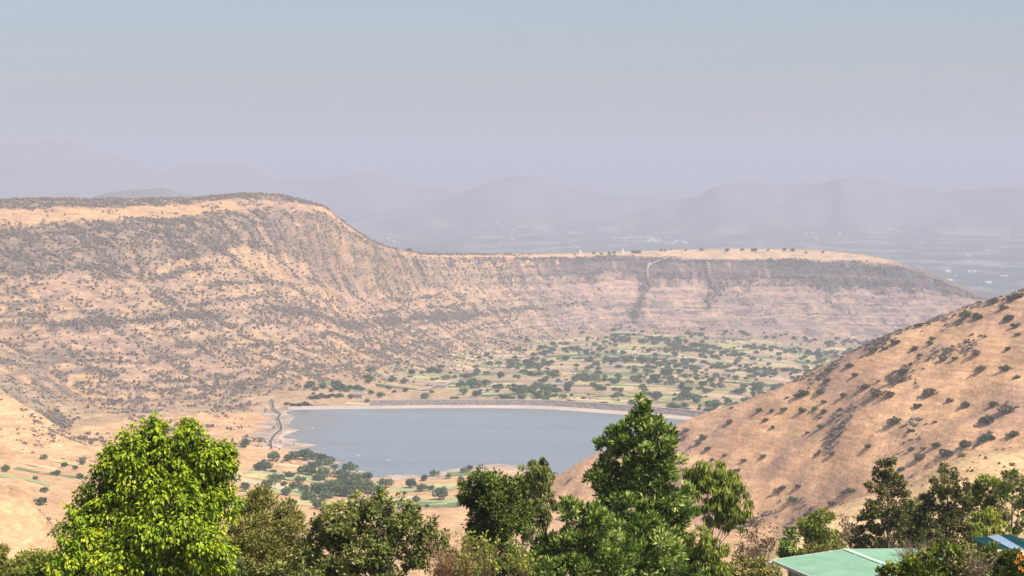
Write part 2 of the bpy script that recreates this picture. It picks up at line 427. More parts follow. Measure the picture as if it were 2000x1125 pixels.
for uc, uw, st_, sd_ in ((10.08, .012, .5, 612), (10.16, .014, .6, 601), (10.24, .012, .5, 613), (10.32, .018, .75, 602), (10.41, .012, .6, 614), (10.49, .016, .7, 603), (10.57, .012, .6, 615), (10.65, .024, .95, 604), (10.73, .012, .6, 616), (10.81, .015, .7, 605), (10.92, .020, .8, 606), (11.18, .03, .7, 607), (11.40, .04, .8, 608), (11.62, .04, .8, 609), (11.84, .05, .9, 610)):
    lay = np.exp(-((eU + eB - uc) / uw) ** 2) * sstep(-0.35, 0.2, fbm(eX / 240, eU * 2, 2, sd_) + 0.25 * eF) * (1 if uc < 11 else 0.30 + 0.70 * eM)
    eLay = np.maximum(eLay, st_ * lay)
    ePale = np.maximum(ePale, np.exp(-((eU + eB - uc - 2.2 * uw) / (1.2 * uw)) ** 2))  # paler strip on the upslope side of each dark layer
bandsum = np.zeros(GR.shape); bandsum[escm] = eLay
coverL = coverL + 0.45 * bandsum
cover = (coverL * (1 - mesa) + coverM * mesa) * sstep(9.4, 9.9, GU)
cover = cover * (GU < 13.2)
low = sstep(6.2, 6.6, GU) * (1 - sstep(9.4, 9.9, GU))
cover = cover + low * (0.05 + 0.10 * sstep(0.15, 0.5, bn) + 0.42 * sstep(620, 480, xpix) * sstep(7.6, 8.6, GU) * sstep(-0.05, 0.45, fbm(GX / 55, GY / 38, 4, 88)))
footm = np.maximum(S_left, np.maximum(S_foot, S_foot2))
cover = cover + footm * (0.14 + 0.40 * sstep(0.05, 0.4, fbm(GX / 40, GY / 40, 3, 87)))
def seg_d(P):
    d = np.full(GR.shape, 1e9)
    for (ax, ay), (bx, by) in zip(P[:-1], P[1:]):
        ex, ey = bx - ax, by - ay
        t = np.clip(((xpix - ax) * ex + (ypix - ay) * ey) / (ex * ex + ey * ey), 0, 1)
        d = np.minimum(d, np.hypot(xpix - ax - t * ex, (ypix - ay - t * ey) * 1.0))
    return d
ypix = 340 - F * GZ / GR
hillm = S_right * (GU > 5.5)
cover = np.where(hillm > 0.3, 0.03 + 0.30 * sstep(0.15, 0.5, fbm(GX / 30, GY / 30, 3, 89)) * sstep(20, -30, d_right) + 0.20 * np.exp(-(d_right / 16) ** 2) * sstep(1480, 1620, xpix), cover)
# ravines full of bushes: world positions read off the ground (left hollow, gorge below the hill-top shrine)
def gl(P, w): return np.exp(-(seg_d(P) / w) ** 2)
gul = gl([(8, 735), (45, 780), (80, 802), (150, 835)], 13) * (GU > 9) * (GR < 1750) + gl([(1264, 545), (1256, 575), (1243, 605), (1236, 632)], 9) * (GU > 9.9) * (GR < 3400) + 0.7 * gl([(1380, 530), (1400, 560), (1385, 590)], 14) * (GU > 9.9) * (GR < 3400)
cover = np.clip(cover + 0.9 * gul, 0, 1)
cover = cover * (SD > 12) * (GU > 4.0)
GCOVER = cover

# colours of the ground itself
def col(*c): return np.array(c)
straw = col(0.68, 0.405, 0.205); straw2 = col(0.60, 0.35, 0.185); pink = col(0.50, 0.295, 0.20); brush = col(0.20, 0.155, 0.125); rock = col(0.115, 0.095, 0.088)
def mixc(base, c, w): return base * (1 - w[..., None]) + c * w[..., None]
soil = np.broadcast_to(straw, GR.shape + (3,)).copy()
soil = mixc(soil, straw2, sstep(-0.2, 0.5, bn))
soil = mixc(soil, pink, 0.75 * sstep(-0.05, 0.45, bl + 0.25 * bf) * esc)
soil = mixc(soil, col(0.40, 0.265, 0.235), 0.8 * mesa * slope_w)
strata = sstep(0.25, 0.6, np.sin(GZ * 0.62 + 2.0 * bn + 0.6 * bl) * 0.6 + 0.5 * bf) * slope_w
soil = mixc(soil, brush, strata * (0.28 + 0.30 * mesa))
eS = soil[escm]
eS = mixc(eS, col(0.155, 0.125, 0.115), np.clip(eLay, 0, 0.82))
eS = mixc(eS, col(0.68, 0.44, 0.27), 0.5 * np.clip(ePale, 0, 1) * (eU < 12))
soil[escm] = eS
soil = mixc(soil, col(0.27, 0.20, 0.16), 0.5 * slope_w * sstep(0.2, 0.55, r3 + 0.35 * r2) * (1 - 0.4 * mesa))
riser = sstep(0.2, 0.9, np.cos(ph_)) * slope_w * sstep(-0.15, 0.35, bn + 0.5 * bf)
soil = mixc(soil, rock, riser * (0.30 + 0.34 * mesa))
soil = mixc(soil, col(0.60, 0.40, 0.27), 0.55 * slope_w * sstep(0.1, 0.5, rill(34, 150, 99)))
soil = mixc(soil, brush, np.clip(cover * 1.05 - 0.08 + 0.55 * bf * (cover > 0.18), 0, 0.9) * sstep(8.5, 9.5, GU))
cl = band(V, 11.30, 11.97, 0.05) * (0.4 + 0.6 * mesa) * sstep(0.30, 0.5, 0.5 * mesa + 0.3 * bn + 0.28 * r3 + 0.1)
soil = mixc(soil, rock, 0.75 * np.clip(cl, 0, 1))
ledge = sstep(0.32, 0.5, fbm(tL / 60, nL / 22, 3, 93)) * band(GU, 10.15, 10.85, 0.1) * (1 - mesa)
soil = mixc(soil, rock, 0.6 * ledge)
soil = mixc(soil, col(0.66, 0.44, 0.27), 0.8 * mesa * band(V, 12.12, 12.9, 0.06) * sstep(1770, 1690, xpix))
soil = mixc(soil, col(0.42, 0.30, 0.20), 0.75 * mesa * band(V, 12.1, 13.1, 0.06) * sstep(0.0, 0.4, fbm(GX / 50, GY / 26, 4, 98)))
soil = mixc(soil, col(0.17, 0.13, 0.12), 0.85 * mesa * sstep(1725, 1790, xpix) * sstep(11.2, 11.4, V) * (1 - sstep(13.6, 14.0, GU)))
soil = mixc(soil, col(0.25, 0.175, 0.165), 0.6 * mesa * (band(V, 10.62, 10.74, 0.03) + band(V, 10.30, 10.40, 0.025) + 0.8 * band(V, 10.86, 10.98, 0.03)) * sstep(-0.4, 0.2, bl + 0.4 * bf))
soil = mixc(soil, col(0.72, 0.42, 0.22), hillm)
soil = mixc(soil, col(0.52, 0.31, 0.195), hillm * 0.85 * sstep(-0.05, 0.4, fbm(GX / 55, GY / 55, 3, 95) + 0.35 * rS2))
soil = mixc(soil, col(0.60, 0.40, 0.215), S_near)
soil = mixc(soil, brush, np.clip(hillm * (cover - 0.1) * 1.3, 0, 0.7))
plain = (GU > 14.5).astype(float)
pc = mixc(np.broadcast_to(col(0.14, 0.155, 0.13), GR.shape + (3,)).copy(), col(0.36, 0.325, 0.26), sstep(0.0, 0.4, fbm(GX / 260, GY / 330, 4, 97)))
soil = mixc(soil, pc, plain)
soil = mixc(soil, col(0.235, 0.205, 0.205), plain * sstep(-310, -250, GZ))
valley = band(GU, 8.95, 10.0, 0.08) * (SD > 25)
soil = mixc(soil, col(0.40, 0.29, 0.18), valley * 0.6)
shore = (SD > -3) & (SD < 22 + 10 * bf)
soil = mixc(soil, col(0.52, 0.41, 0.33), shore * 0.85)
soil = mixc(soil, col(0.30, 0.22, 0.165), shore * 0.75 * sstep(-0.1, 0.35, fbm(GX / 26, GY / 14, 3, 96)))
soil = mixc(soil, col(0.17, 0.14, 0.11), (SD < -1).astype(float))
nearg = 1 - sstep(3.4, 4.2, GU)
soil = mixc(soil, col(0.12, 0.11, 0.05), nearg)
soil = np.clip(soil * (1 + 0.10 * bf[..., None] + 0.13 * noise(GX / 5.5, GY / 5.5, 611)[..., None]), 0.01, 0.9)

idx = np.arange(NR * NC).reshape(NR, NC)
quads = np.stack((idx[:-1, :-1], idx[:-1, 1:], idx[1:, 1:], idx[1:, :-1]), -1).reshape(-1, 4)
me = mesh_np('terrain', np.stack((GX, GY, GZ), -1).reshape(-1, 3), quads=quads, smooth=True)
ca = me.attributes.new('soil', 'FLOAT_COLOR', 'POINT')
ca.data.foreach_set('color', np.concatenate((soil.reshape(-1, 3), np.ones((NR * NC, 1))), 1).astype(np.float32).ravel())
terrain = tag(obj('terrain', me, terrain_mat()), 'dry straw coloured hills, escarpment and valley floor', 'terrain', kind='structure')

def ground_z(x, y):
    a = math.atan2(x, y); r = math.hypot(x, y)
    j = int(np.clip(np.searchsorted(AZ, a) - 1, 0, NC - 2)); t = (a - AZ[j]) / (AZ[j + 1] - AZ[j])
    return float(np.interp(r, GR[:, j], GZ[:, j]) * (1 - t) + np.interp(r, GR[:, j + 1], GZ[:, j + 1]) * t)

def hit(x, y, rmin=150):
    a, t = ray(x, y)
    j = int(np.clip(np.searchsorted(AZ, a), 0, NC - 1))
    q = GZ[:, j] / GR[:, j]
    w = np.nonzero((q >= t) & (GR[:, j] > rmin))[0]
    if not len(w): return None
    i = w[0]; f = (t - q[i - 1]) / (q[i] - q[i - 1] + 1e-12)
    r = GR[i - 1, j] + np.clip(f, 0, 1) * (GR[i, j] - GR[i - 1, j])
    return np.array((r * math.sin(a), r * math.cos(a), r * t))

# ------------------------------------------------------------------ water
WN = len(lake)
cx, cy = lake.mean(0)
import bmesh
bm = bmesh.new()
big = lake + (lake - np.array((cx, cy))) / np.hypot(*(lake - np.array((cx, cy))).T)[:, None] * 0.0
hull = [(-330, 1150), (330, 1150), (420, 1500), (330, 1590), (-330, 1600)]
lo = lake.min(0) - 10; hi = lake.max(0) + 10
nx_, ny_ = 60, 40
gx, gy = np.meshgrid(np.linspace(lo[0], hi[0], nx_), np.linspace(lo[1], hi[1], ny_))
sdw = poly_sd(gx.ravel(), gy.ravel(), lake).reshape(gx.shape)
wi = np.arange(nx_ * ny_).reshape(ny_, nx_)
wq = np.stack((wi[:-1, :-1], wi[:-1, 1:], wi[1:, 1:], wi[1:, :-1]), -1)
keep = np.minimum.reduce((sdw[:-1, :-1], sdw[:-1, 1:], sdw[1:, 1:], sdw[1:, :-1])) < 14
me = mesh_np('lake', np.stack((gx, gy, np.full(gx.shape, LAKE)), -1).reshape(-1, 3), quads=wq[keep].reshape(-1, 4))
bm.free()
tag(obj('lake', me, water_mat()), 'calm blue grey reservoir water behind the dam', 'lake', kind='structure')

# ------------------------------------------------------------------ dam, swept along its axis
def sweep(axis, nrm, prof, close=False):
    """prof: list of (offset towards the water, height) -> strip mesh"""
    n, k = len(axis), len(prof)
    Vv = np.zeros((n, k, 3))
    for j, (o, z) in enumerate(prof):
        Vv[:, j, :2] = axis + nrm * o; Vv[:, j, 2] = z
    ii = np.arange(n * k).reshape(n, k)
    q = np.stack((ii[:-1, :-1], ii[:-1, 1:], ii[1:, 1:], ii[1:, :-1]), -1).reshape(-1, 4)
    return Vv.reshape(-1, 3), q

def sweep_obj(name, axis, nrm, prof, m, parent, jitter=0.0):
    Vv, q = sweep(axis, nrm, prof)
    if jitter:
        Vv[:, 2] += jitter * noise(Vv[:, 0] / 9, Vv[:, 1] / 9, 5)
    return obj(name, mesh_np(name, Vv, quads=q), m, parent)

m_road = mat('pale_gravel', (0.50, 0.42, 0.35), var=0.25, scale=0.15)
m_pitch = mat('dark_rubble', (0.33, 0.265, 0.23), var=0.5, scale=0.35, bump=1.0)
m_berm = mat('silt', (0.56, 0.45, 0.37), var=0.2, scale=0.05)
m_turf = mat('dry_turf', (0.30, 0.25, 0.14), var=0.35, scale=0.2)
dam = tag(empty('dam', (0, 0, 0)), 'long low earth dam with dark stone face curving behind the reservoir', 'dam')
da, dn = dam_line[10:], dam_n[10:]
sweep_obj('bank', da, dn, [(-30, -213), (-3.4, -195.3), (3.2, -195.3)], m_turf, dam, 0.3)
sweep_obj('crest_road', da, dn, [(-2.6, -195.25), (-2.4, -194.95), (2.4, -194.95), (2.6, -195.25)], m_road, dam)
sweep_obj('parapet', da, dn, [(2.7, -195.3), (2.7, -194.55), (3.2, -194.55), (3.2, -195.4)], m_road, dam)
sweep_obj('stone_face', da, dn, [(3.1, -195.3), (4.2, -195.7), (6.0, -196.8), (7.8, -197.7), (9.8, -198.7)], m_pitch, dam, 0.35)
sweep_obj('berm', dam_line[1:], dam_n[1:], [(8.5, -198.6), (12, -198.9), (17, -199.4), (21, -200.05), (25, -200.9)], m_berm, dam, 0.12)

# ------------------------------------------------------------------ draped strips: roads and tracks
def drape(name, pts_px, width, lift, m, parent=None, rmin=150, edge=None):
    P = []
    for x, y in pts_px:
        h = hit(x, y, rmin)
        if h is not None: P.append(h[:2])
    ax = resample(np.array(P), 5.0)
    t_ = np.gradient(ax, axis=0); t_ /= np.hypot(t_[:, 0], t_[:, 1])[:, None] + 1e-9
    n_ = np.stack((t_[:, 1], -t_[:, 0]), 1)
    def strip(o0, o1, lift, nm, mm, par):
        Vv = []
        for p, n in zip(ax, n_):
            for o in (o0, o1):
                q = p + n * o
                Vv.append((q[0], q[1], ground_z(*q) + lift))
        k = np.arange(len(ax) - 1)
        q = np.stack((2 * k, 2 * k + 1, 2 * k + 3, 2 * k + 2), 1)
        return obj(nm, mesh_np(nm, Vv, quads=q), mm, par)
    o = strip(-width / 2, width / 2, lift, name, m, parent)
    if edge:
        for s in (-1, 1):
            strip(s * width / 2, s * (width / 2 + edge), lift + 0.25, 'verge', m_road, o)
    return o

m_track = mat('dirt_track', (0.42, 0.31, 0.255), var=0.2, scale=0.1)
m_tar = mat('worn_asphalt', (0.13, 0.105, 0.095), var=0.3, scale=0.2)
tag(drape('road', [(530, 781), (532, 790), (534, 798), (540, 804), (547, 810), (543, 818), (546, 826), (549, 836), (547, 843), (539, 849), (532, 857), (528, 866), (530, 873)], 2.1, 0.6, m_tar, edge=0.7), 'narrow dark road winding down to the west shore of the reservoir', 'road', kind='structure')
tag(drape('track', [(1266, 543), (1265, 530), (1267, 520), (1278, 513), (1300, 506), (1325, 500)], 2.4, 0.8, m_track, rmin=2000), 'pale track climbing the gorge to the mesa top', 'track', kind='structure')
tag(drape('track', [(1490, 612), (1500, 598), (1508, 588), (1510, 580)], 3.0, 0.8, m_track, rmin=2000), 'pale short track slanting up the mesa face', 'track', kind='structure')
for i_, pp in enumerate(([(815, 764), (845, 757), (870, 752), (905, 741)], [(920, 776), (945, 766), (965, 757)], [(1120, 772), (1180, 775), (1240, 779)], [(1060, 668), (1150, 676), (1230, 684)])):
    tag(drape('farm_track', pp, 4.2, 0.9, m_road, rmin=1600), ['pale farm track running up from the dam among fields', 'pale farm track between yellow fields behind the dam', 'pale farm track below the dam near the hill foot', 'pale farm track along the foot of the escarpment'][i_], 'track', kind='structure')

# ------------------------------------------------------------------ fields: each plot its own sheet lying on the ground
fm = [mat('field_stubble', (0.66, 0.50, 0.28), var=0.2, scale=0.12), mat('field_green', (0.19, 0.26, 0.09), var=0.35, scale=0.15),
      mat('field_pale_green', (0.42, 0.42, 0.19), var=0.25, scale=0.12), mat('field_soil', (0.46, 0.31, 0.225), var=0.2, scale=0.1),
      mat('field_dark_crop', (0.10, 0.14, 0.06), var=0.4, scale=0.2), mat('field_wheat', (0.58, 0.48, 0.20), var=0.2, scale=0.15)]
fields = []
def plot(cxy, w, h, rot, m):
    c, s = math.cos(rot), math.sin(rot)
    nx, ny = max(3, int(w / 10)), max(3, int(h / 8))
    sk = rng.uniform(-0.18, 0.18); tp = rng.uniform(0.75, 1.0)
    Vv = []
    for j in range(ny + 1):
        for i in range(nx + 1):
            u = (i / nx - .5) * w; v = (j / ny - .5) * h
            u = u * (1 - (1 - tp) * j / ny) + sk * v
            v = v * (1 - 0.15 * noise(np.array(cxy[0] + i * .3), np.array(cxy[1] * .1), 3).item())
            x = cxy[0] + u * c - v * s; y = cxy[1] + u * s + v * c
            Vv.append((x, y, ground_z(x, y) + 0.22))
    k = np.arange((nx + 1) * (ny + 1)).reshape(ny + 1, nx + 1)
    q = np.stack((k[:-1, :-1], k[:-1, 1:], k[1:, 1:], k[1:, :-1]), -1).reshape(-1, 4)
    fields.append(obj('field', mesh_np('field', Vv, quads=q), m, terrain))

def field_ok(x, y):
    if SDf(x, y) < 45: return False
    return True
def SDf(x, y): return float(poly_sd(np.array([x]), np.array([y]), lake)[0])
def in_valley(x, y):
    a = math.atan2(x, y); r = math.hypot(x, y)
    j = int(np.clip(np.searchsorted(AZ, a), 0, NC - 1))
    return np.interp(r, GR[:, j], GU[:, j])

def pix(p):
    d = p[1] * math.cos(PITCH) - p[2] * math.sin(PITCH)
    return 1000 + F * p[0] / d, 562.5 - F * (p[1] * math.sin(PITCH) + p[2] * math.cos(PITCH)) / d

yv = 1668.0
while yv < 3080:
    h = rng.uniform(14, 34) * (0.8 + 0.5 * (yv - 1650) / 1400)
    xv = -330 + rng.uniform(0, 40)
    while xv < 760:
        w = rng.uniform(24, 85)
        cxx, cyy = xv + w / 2, yv + h / 2 + rng.uniform(-5, 5) + 0.06 * xv
        u = in_valley(cxx, cyy)
        px_, py_ = pix((cxx, cyy, ground_z(cxx, cyy)))
        if 9.0 < u < 9.93 and 640 < px_ < 1720 and rng.random() < (0.74 if px_ > 800 else 0.4):
            ds = np.min(np.hypot(dam_line[:, 0] - cxx, dam_line[:, 1] - cyy))
            if ds > 34 + h / 2:
                plot((cxx, cyy), w * 0.94, h * 0.88, rng.normal(0.04, 0.06), fm[rng.choice(6, p=[.26, .13, .16, .26, .07, .12])])
        xv += w
    yv += h
for x, y, w, h, k in ((40, 934, 34, 13, 2), (98, 927, 40, 12, 1), (132, 906, 36, 12, 5), (70, 910, 26, 9, 0),
                      (480, 925, 50, 25, 5), (560, 930, 50, 30, 2), (630, 960, 45, 30, 1), (520, 945, 45, 28, 0), (690, 945, 40, 24, 2), (600, 915, 40, 22, 0), (560, 960, 40, 28, 2), (760, 975, 40, 30, 0), (830, 955, 50, 24, 2), (880, 950, 45, 28, 5),
                      (820, 985, 50, 30, 1), (870, 980, 45, 30, 2), (720, 985, 40, 26, 5), (925, 925, 35, 18, 1), (640, 985, 50, 28, 5)):
    p = hit(x, y, 500)
    if p is not None and SDf(p[0], p[1]) > 18: plot(p[:2], w, h, rng.normal(0, 0.15), fm[k])

# ------------------------------------------------------------------ brush and tree prototypes (leafy crowns of small faces)
def leaf_cloud(centers, radii, n_each, size, seed, flat=1.0, aspect=0.6, shell=0.55):
    """random leaf faces spread through a set of balls; returns vertices, tris, var"""
    g = np.random.default_rng(seed)
    P, Vr = [], []
    for c, r, n in zip(centers, radii, n_each):
        d = g.normal(size=(n, 3)); d /= np.linalg.norm(d, axis=1)[:, None]
        rad = r * (shell + (1 - shell) * g.random(n)) ** 1.0
        p = np.asarray(c) + d * rad[:, None] * np.array((1, 1, flat))
        P.append(p); Vr.append(np.clip(g.normal(0.5, 0.16) + g.normal(0, 0.16, n), 0, 1))
    P = np.concatenate(P); Vr = np.concatenate(Vr)
    n = len(P)
    a = g.normal(size=(n, 3)); a /= np.linalg.norm(a, axis=1)[:, None]
    b = np.cross(a, g.normal(size=(n, 3))); b /= np.linalg.norm(b, axis=1)[:, None]
    s = size * g.uniform(0.6, 1.3, n)[:, None]
    Vv = np.stack((P - a * s, P + b * s * aspect, P + a * s, P - b * s * aspect), 1).reshape(-1, 3)
    k = np.arange(n)[:, None] * 4
    q = k + np.array((0, 1, 2, 3))
    return Vv, q, np.repeat(Vr, 4)

def leaf_mesh(name, Vv, q, var):
    me = mesh_np(name, Vv, quads=q)
    a = me.attributes.new('var', 'FLOAT', 'POINT'); a.data.foreach_set('value', np.asarray(var, np.float32))
    return me

def tube(P, rad, sides=6):
    P = np.asarray(P, float); n = len(P)
    t = np.gradient(P, axis=0); t /= np.linalg.norm(t, axis=1)[:, None] + 1e-9
    ref = np.array((0.3, 0.9, 0.1)); u = np.cross(t, ref); u /= np.linalg.norm(u, axis=1)[:, None] + 1e-9
    w = np.cross(t, u)
    a = np.linspace(0, 2 * math.pi, sides, endpoint=False)
    Vv = P[:, None] + np.asarray(rad)[:, None, None] * (np.cos(a)[None, :, None] * u[:, None] + np.sin(a)[None, :, None] * w[:, None])
    ii = np.arange(n * sides).reshape(n, sides)
    q = np.stack((ii[:-1], np.roll(ii[:-1], -1, 1), np.roll(ii[1:], -1, 1), ii[1:]), -1).reshape(-1, 4)
    return Vv.reshape(-1, 3), q

def join(parts):
    Vs, Qs, off = [], [], 0
    for v, q in parts:
        Vs.append(v); Qs.append(q + off); off += len(v)
    return np.concatenate(Vs), np.concatenate(Qs)

m_bark = mat('bark', (0.20, 0.15, 0.11), var=0.4, scale=3, bump=0.4)
m_barkpale = mat('pale_bark', (0.42, 0.35, 0.27), var=0.3, scale=3, bump=0.3)
m_valley_leaf = leaf_mat('valley_leaf', [(0, (0.055, 0.085, 0.036)), (0.5, (0.103, 0.145, 0.053)), (1, (0.193, 0.214, 0.076))], 0.15, 'obj', 0.7, 0.1)
m_dry_leaf = leaf_mat('dry_brush', [(0, (0.155, 0.139, 0.093)), (0.45, (0.325, 0.255, 0.193)), (0.75, (0.432, 0.340, 0.263)), (1, (0.232, 0.240, 0.131))], 0.1, 'obj', 0.9, 0.05)
m_hill_leaf = leaf_mat('hill_bush_leaf', [(0, (0.035, 0.05, 0.02)), (0.5, (0.075, 0.09, 0.034)), (1, (0.14, 0.145, 0.055))], 0.15, 'obj', 0.7, 0.1)

def crown_proto(seed, n=170, size=0.11, balls=9, flat=0.8, spread=0.34, r=0.26, base=0.45, shell=0.6):
    g = np.random.default_rng(seed)
    c = g.normal(size=(balls, 3)); c /= np.linalg.norm(c, axis=1)[:, None]
    c *= g.uniform(0.4, 1.0, balls)[:, None] * spread
    c[:, 2] = np.abs(c[:, 2]) * flat + base
    rr = g.uniform(0.65, 1.1, balls) * r
    return leaf_cloud(c, rr, [n // balls] * balls, size, seed + 100, 0.85, 0.7, shell)

tree_crowns = [leaf_mesh('crown', *crown_proto(200 + i, n=460, size=0.075, balls=[9, 12, 8, 11, 7, 10][i], flat=[0.8, 1.0, 0.6, 1.2, 0.8, 0.7][i], spread=[.36, .32, .4, .28, .33, .38][i], base=0.27, r=0.28)) for i in range(6)]
for me_ in tree_crowns: me_.materials.append(m_valley_leaf)
tv, tq = join([tube([(0, 0, -0.05), (0.01, 0, 0.2), (0.0, 0.02, 0.5)], [0.045, 0.035, 0.02], 5), tube([(0.01, 0, 0.2), (0.12, 0.05, 0.5)], [0.025, 0.012], 5), tube([(0.01, 0, 0.22), (-0.12, -0.04, 0.5)], [0.025, 0.012], 5)])
trunk_me = mesh_np('trunk', tv, quads=tq); trunk_me.materials.append(m_bark)
bush_protos, dry_protos, hill_protos = [], [], []
for i in range(5):
    me_ = leaf_mesh('scrub', *crown_proto(300 + i, n=84, size=0.16, balls=6, flat=0.7, spread=0.4, r=0.26, base=0.15, shell=0.4)); me_.materials.append(m_dry_leaf); dry_protos.append(me_)
for i in range(5):
    me_ = leaf_mesh('bush', *crown_proto(330 + i, n=520, size=0.065, balls=[9, 12, 14, 10, 8][i], flat=0.75, spread=0.42, r=0.24, base=0.17)); me_.materials.append(m_hill_leaf); hill_protos.append(me_)
m_brown_leaf = leaf_mat('brown_thicket', [(0, (0.075, 0.06, 0.032)), (0.5, (0.13, 0.105, 0.06)), (1, (0.19, 0.15, 0.09))], 0.1, 'obj', 0.9, 0.05)
m_fresh_leaf = leaf_mat('fresh_bush', [(0, (0.05, 0.085, 0.02)), (1, (0.11, 0.16, 0.04))], 0.2, 'obj', 0.7, 0.1)
brown_protos = []; fresh_protos = []
for i in range(3):
    a_ = hill_protos[i].copy(); a_.materials[0] = m_brown_leaf; brown_protos.append(a_)
    b_ = hill_protos[i + 2].copy(); b_.materials[0] = m_fresh_leaf; fresh_protos.append(b_)

def tree_thing(name, p, w, h, label, cat, group, rs, k=None):
    e = empty(name, p, rs.random() * 6.28)
    e.scale = (w, w, h)
    k = rs.randrange(6) if k is None else k
    for nm, me_ in (('trunk', trunk_me), ('crown', tree_crowns[k])):
        o = bpy.data.objects.new(nm, me_); C.objects.link(o); o.parent = e
    return tag(e, label, cat, group)

rs = random.Random(11)
# trees by the near shore, one by one
z5 = [(110, 830, 80), (200, 840, 60), (250, 825, 70), (310, 820, 90), (370, 830, 60), (420, 850, 80), (460, 860, 70), (490, 860, 50), (60, 895, 80), (20, 900, 60), (215, 945, 50), (130, 965, 80), (80, 1010, 70), (320, 920, 80), (360, 935, 60), (440, 950, 90), (400, 970, 60), (540, 940, 70), (580, 960, 60), (480, 1010, 60), (235, 1030, 50), (310, 1050, 70), (400, 1040, 100), (500, 1050, 90), (570, 1060, 90), (640, 1040, 100), (700, 1020, 120), (760, 1040, 90), (650, 980, 80), (720, 960, 70), (820, 1000, 60), (860, 1010, 60), (1000, 1010, 70), (1075, 1035, 60), (1130, 1035, 40), (1190, 1080, 90), (1240, 960, 40), (1345, 920, 45), (1380, 905, 40), (1325, 975, 35), (1385, 995, 60), (1095, 970, 50), (1150, 940, 50), (440, 1090, 80), (360, 1090, 60), (200, 1060, 60), (280, 980, 60), (600, 1010, 70), (540, 1000, 60)]
shore_trees = [(500 + a * .3023, 640 + b * .3023, s * .3023) for a, b, s in z5]
for _ in range(34):
    gx_ = rs.gauss(600, 85); gy_ = rs.uniform(905, 1000)
    if 440 < gx_ < 760 and gy_ > 880 + 0.28 * (gx_ - 600): shore_trees.append((gx_, gy_, rs.uniform(10, 23)))
for _ in range(14): shore_trees.append((rs.uniform(770, 1000), rs.uniform(920, 995), rs.uniform(7, 15)))
for x, y, s in shore_trees:
    p = hit(x, y + s * 0.38, 700)
    if p is None: continue
    w = s / F * math.hypot(p[0], p[1]) * 1.35
    if SDf(p[0], p[1]) < 3: continue
    east = x > 770
    tree_thing('shore_tree', p, w, w * rs.uniform(0.8, 1.05), 'round tree on the bare south shore' if east else 'dark green tree in the lakeside grove', 'tree', 'trees on the bare south shore' if east else 'grove of trees by the reservoir', rs)
left_px = [(12, 915, 19), (86, 891, 15), (126, 907, 16), (110, 923, 18), (156, 930, 16), (87, 956, 17), (80, 978, 22), (69, 933, 12), (147, 913, 12), (162, 902, 15), (480, 864, 24), (435, 880, 18)]
for x, y, s in left_px:
    p = hit(x, y + s * 0.4, 700)
    if p is None: continue
    w = s / F * math.hypot(p[0], p[1]) * 1.1
    tree_thing('field_tree', p, w, w * rs.uniform(0.85, 1.1), 'small dark tree beside the plots below the left slope', 'tree', 'trees around the plots below the left slope', rs)
# trees among the fields below the dam
cand = []
tr_rng = np.random.default_rng(23)
NQ = 9000
qx = tr_rng.uniform(-330, 800, NQ); qy = tr_rng.uniform(1650, 3150, NQ); qs = 4.0 + 6.5 * tr_rng.random(NQ) ** 1.3; qr = tr_rng.random(NQ)
qg = fbm(qx / 110, qy / 150, 3, 203) + 0.25 * noise(qx / 28, qy / 28, 207)
qpx = 1000 + F * qx / qy
qd = 0.12 + 0.75 * sstep(0.0, 0.5, qg + 0.22 * (qpx - 1000) / 700)
for x, y, s, u0, d0, px0 in zip(qx, qy, qs, qr, qd, qpx):
    if len(cand) >= 1500: break
    if u0 > d0 or not (560 < px0 < 1760): continue
    u = in_valley(x, y)
    if not (9.0 < u < 10.05) or (u > 9.85 and u0 > 0.4 * d0): continue
    if np.min(np.hypot(dam_line[:, 0] - x, dam_line[:, 1] - y)) < 28: continue
    cand.append((float(x), float(y), float(s)))
cand.sort(key=lambda c: -c[2] / c[1])
for x, y, s in cand[:235]:
    tree_thing('valley_tree', (x, y, ground_z(x, y)), s * 1.25, s * rs.uniform(0.8, 1.1), 'round dark tree in the fields below the dam', 'tree', 'trees among the fields below the dam', rs)

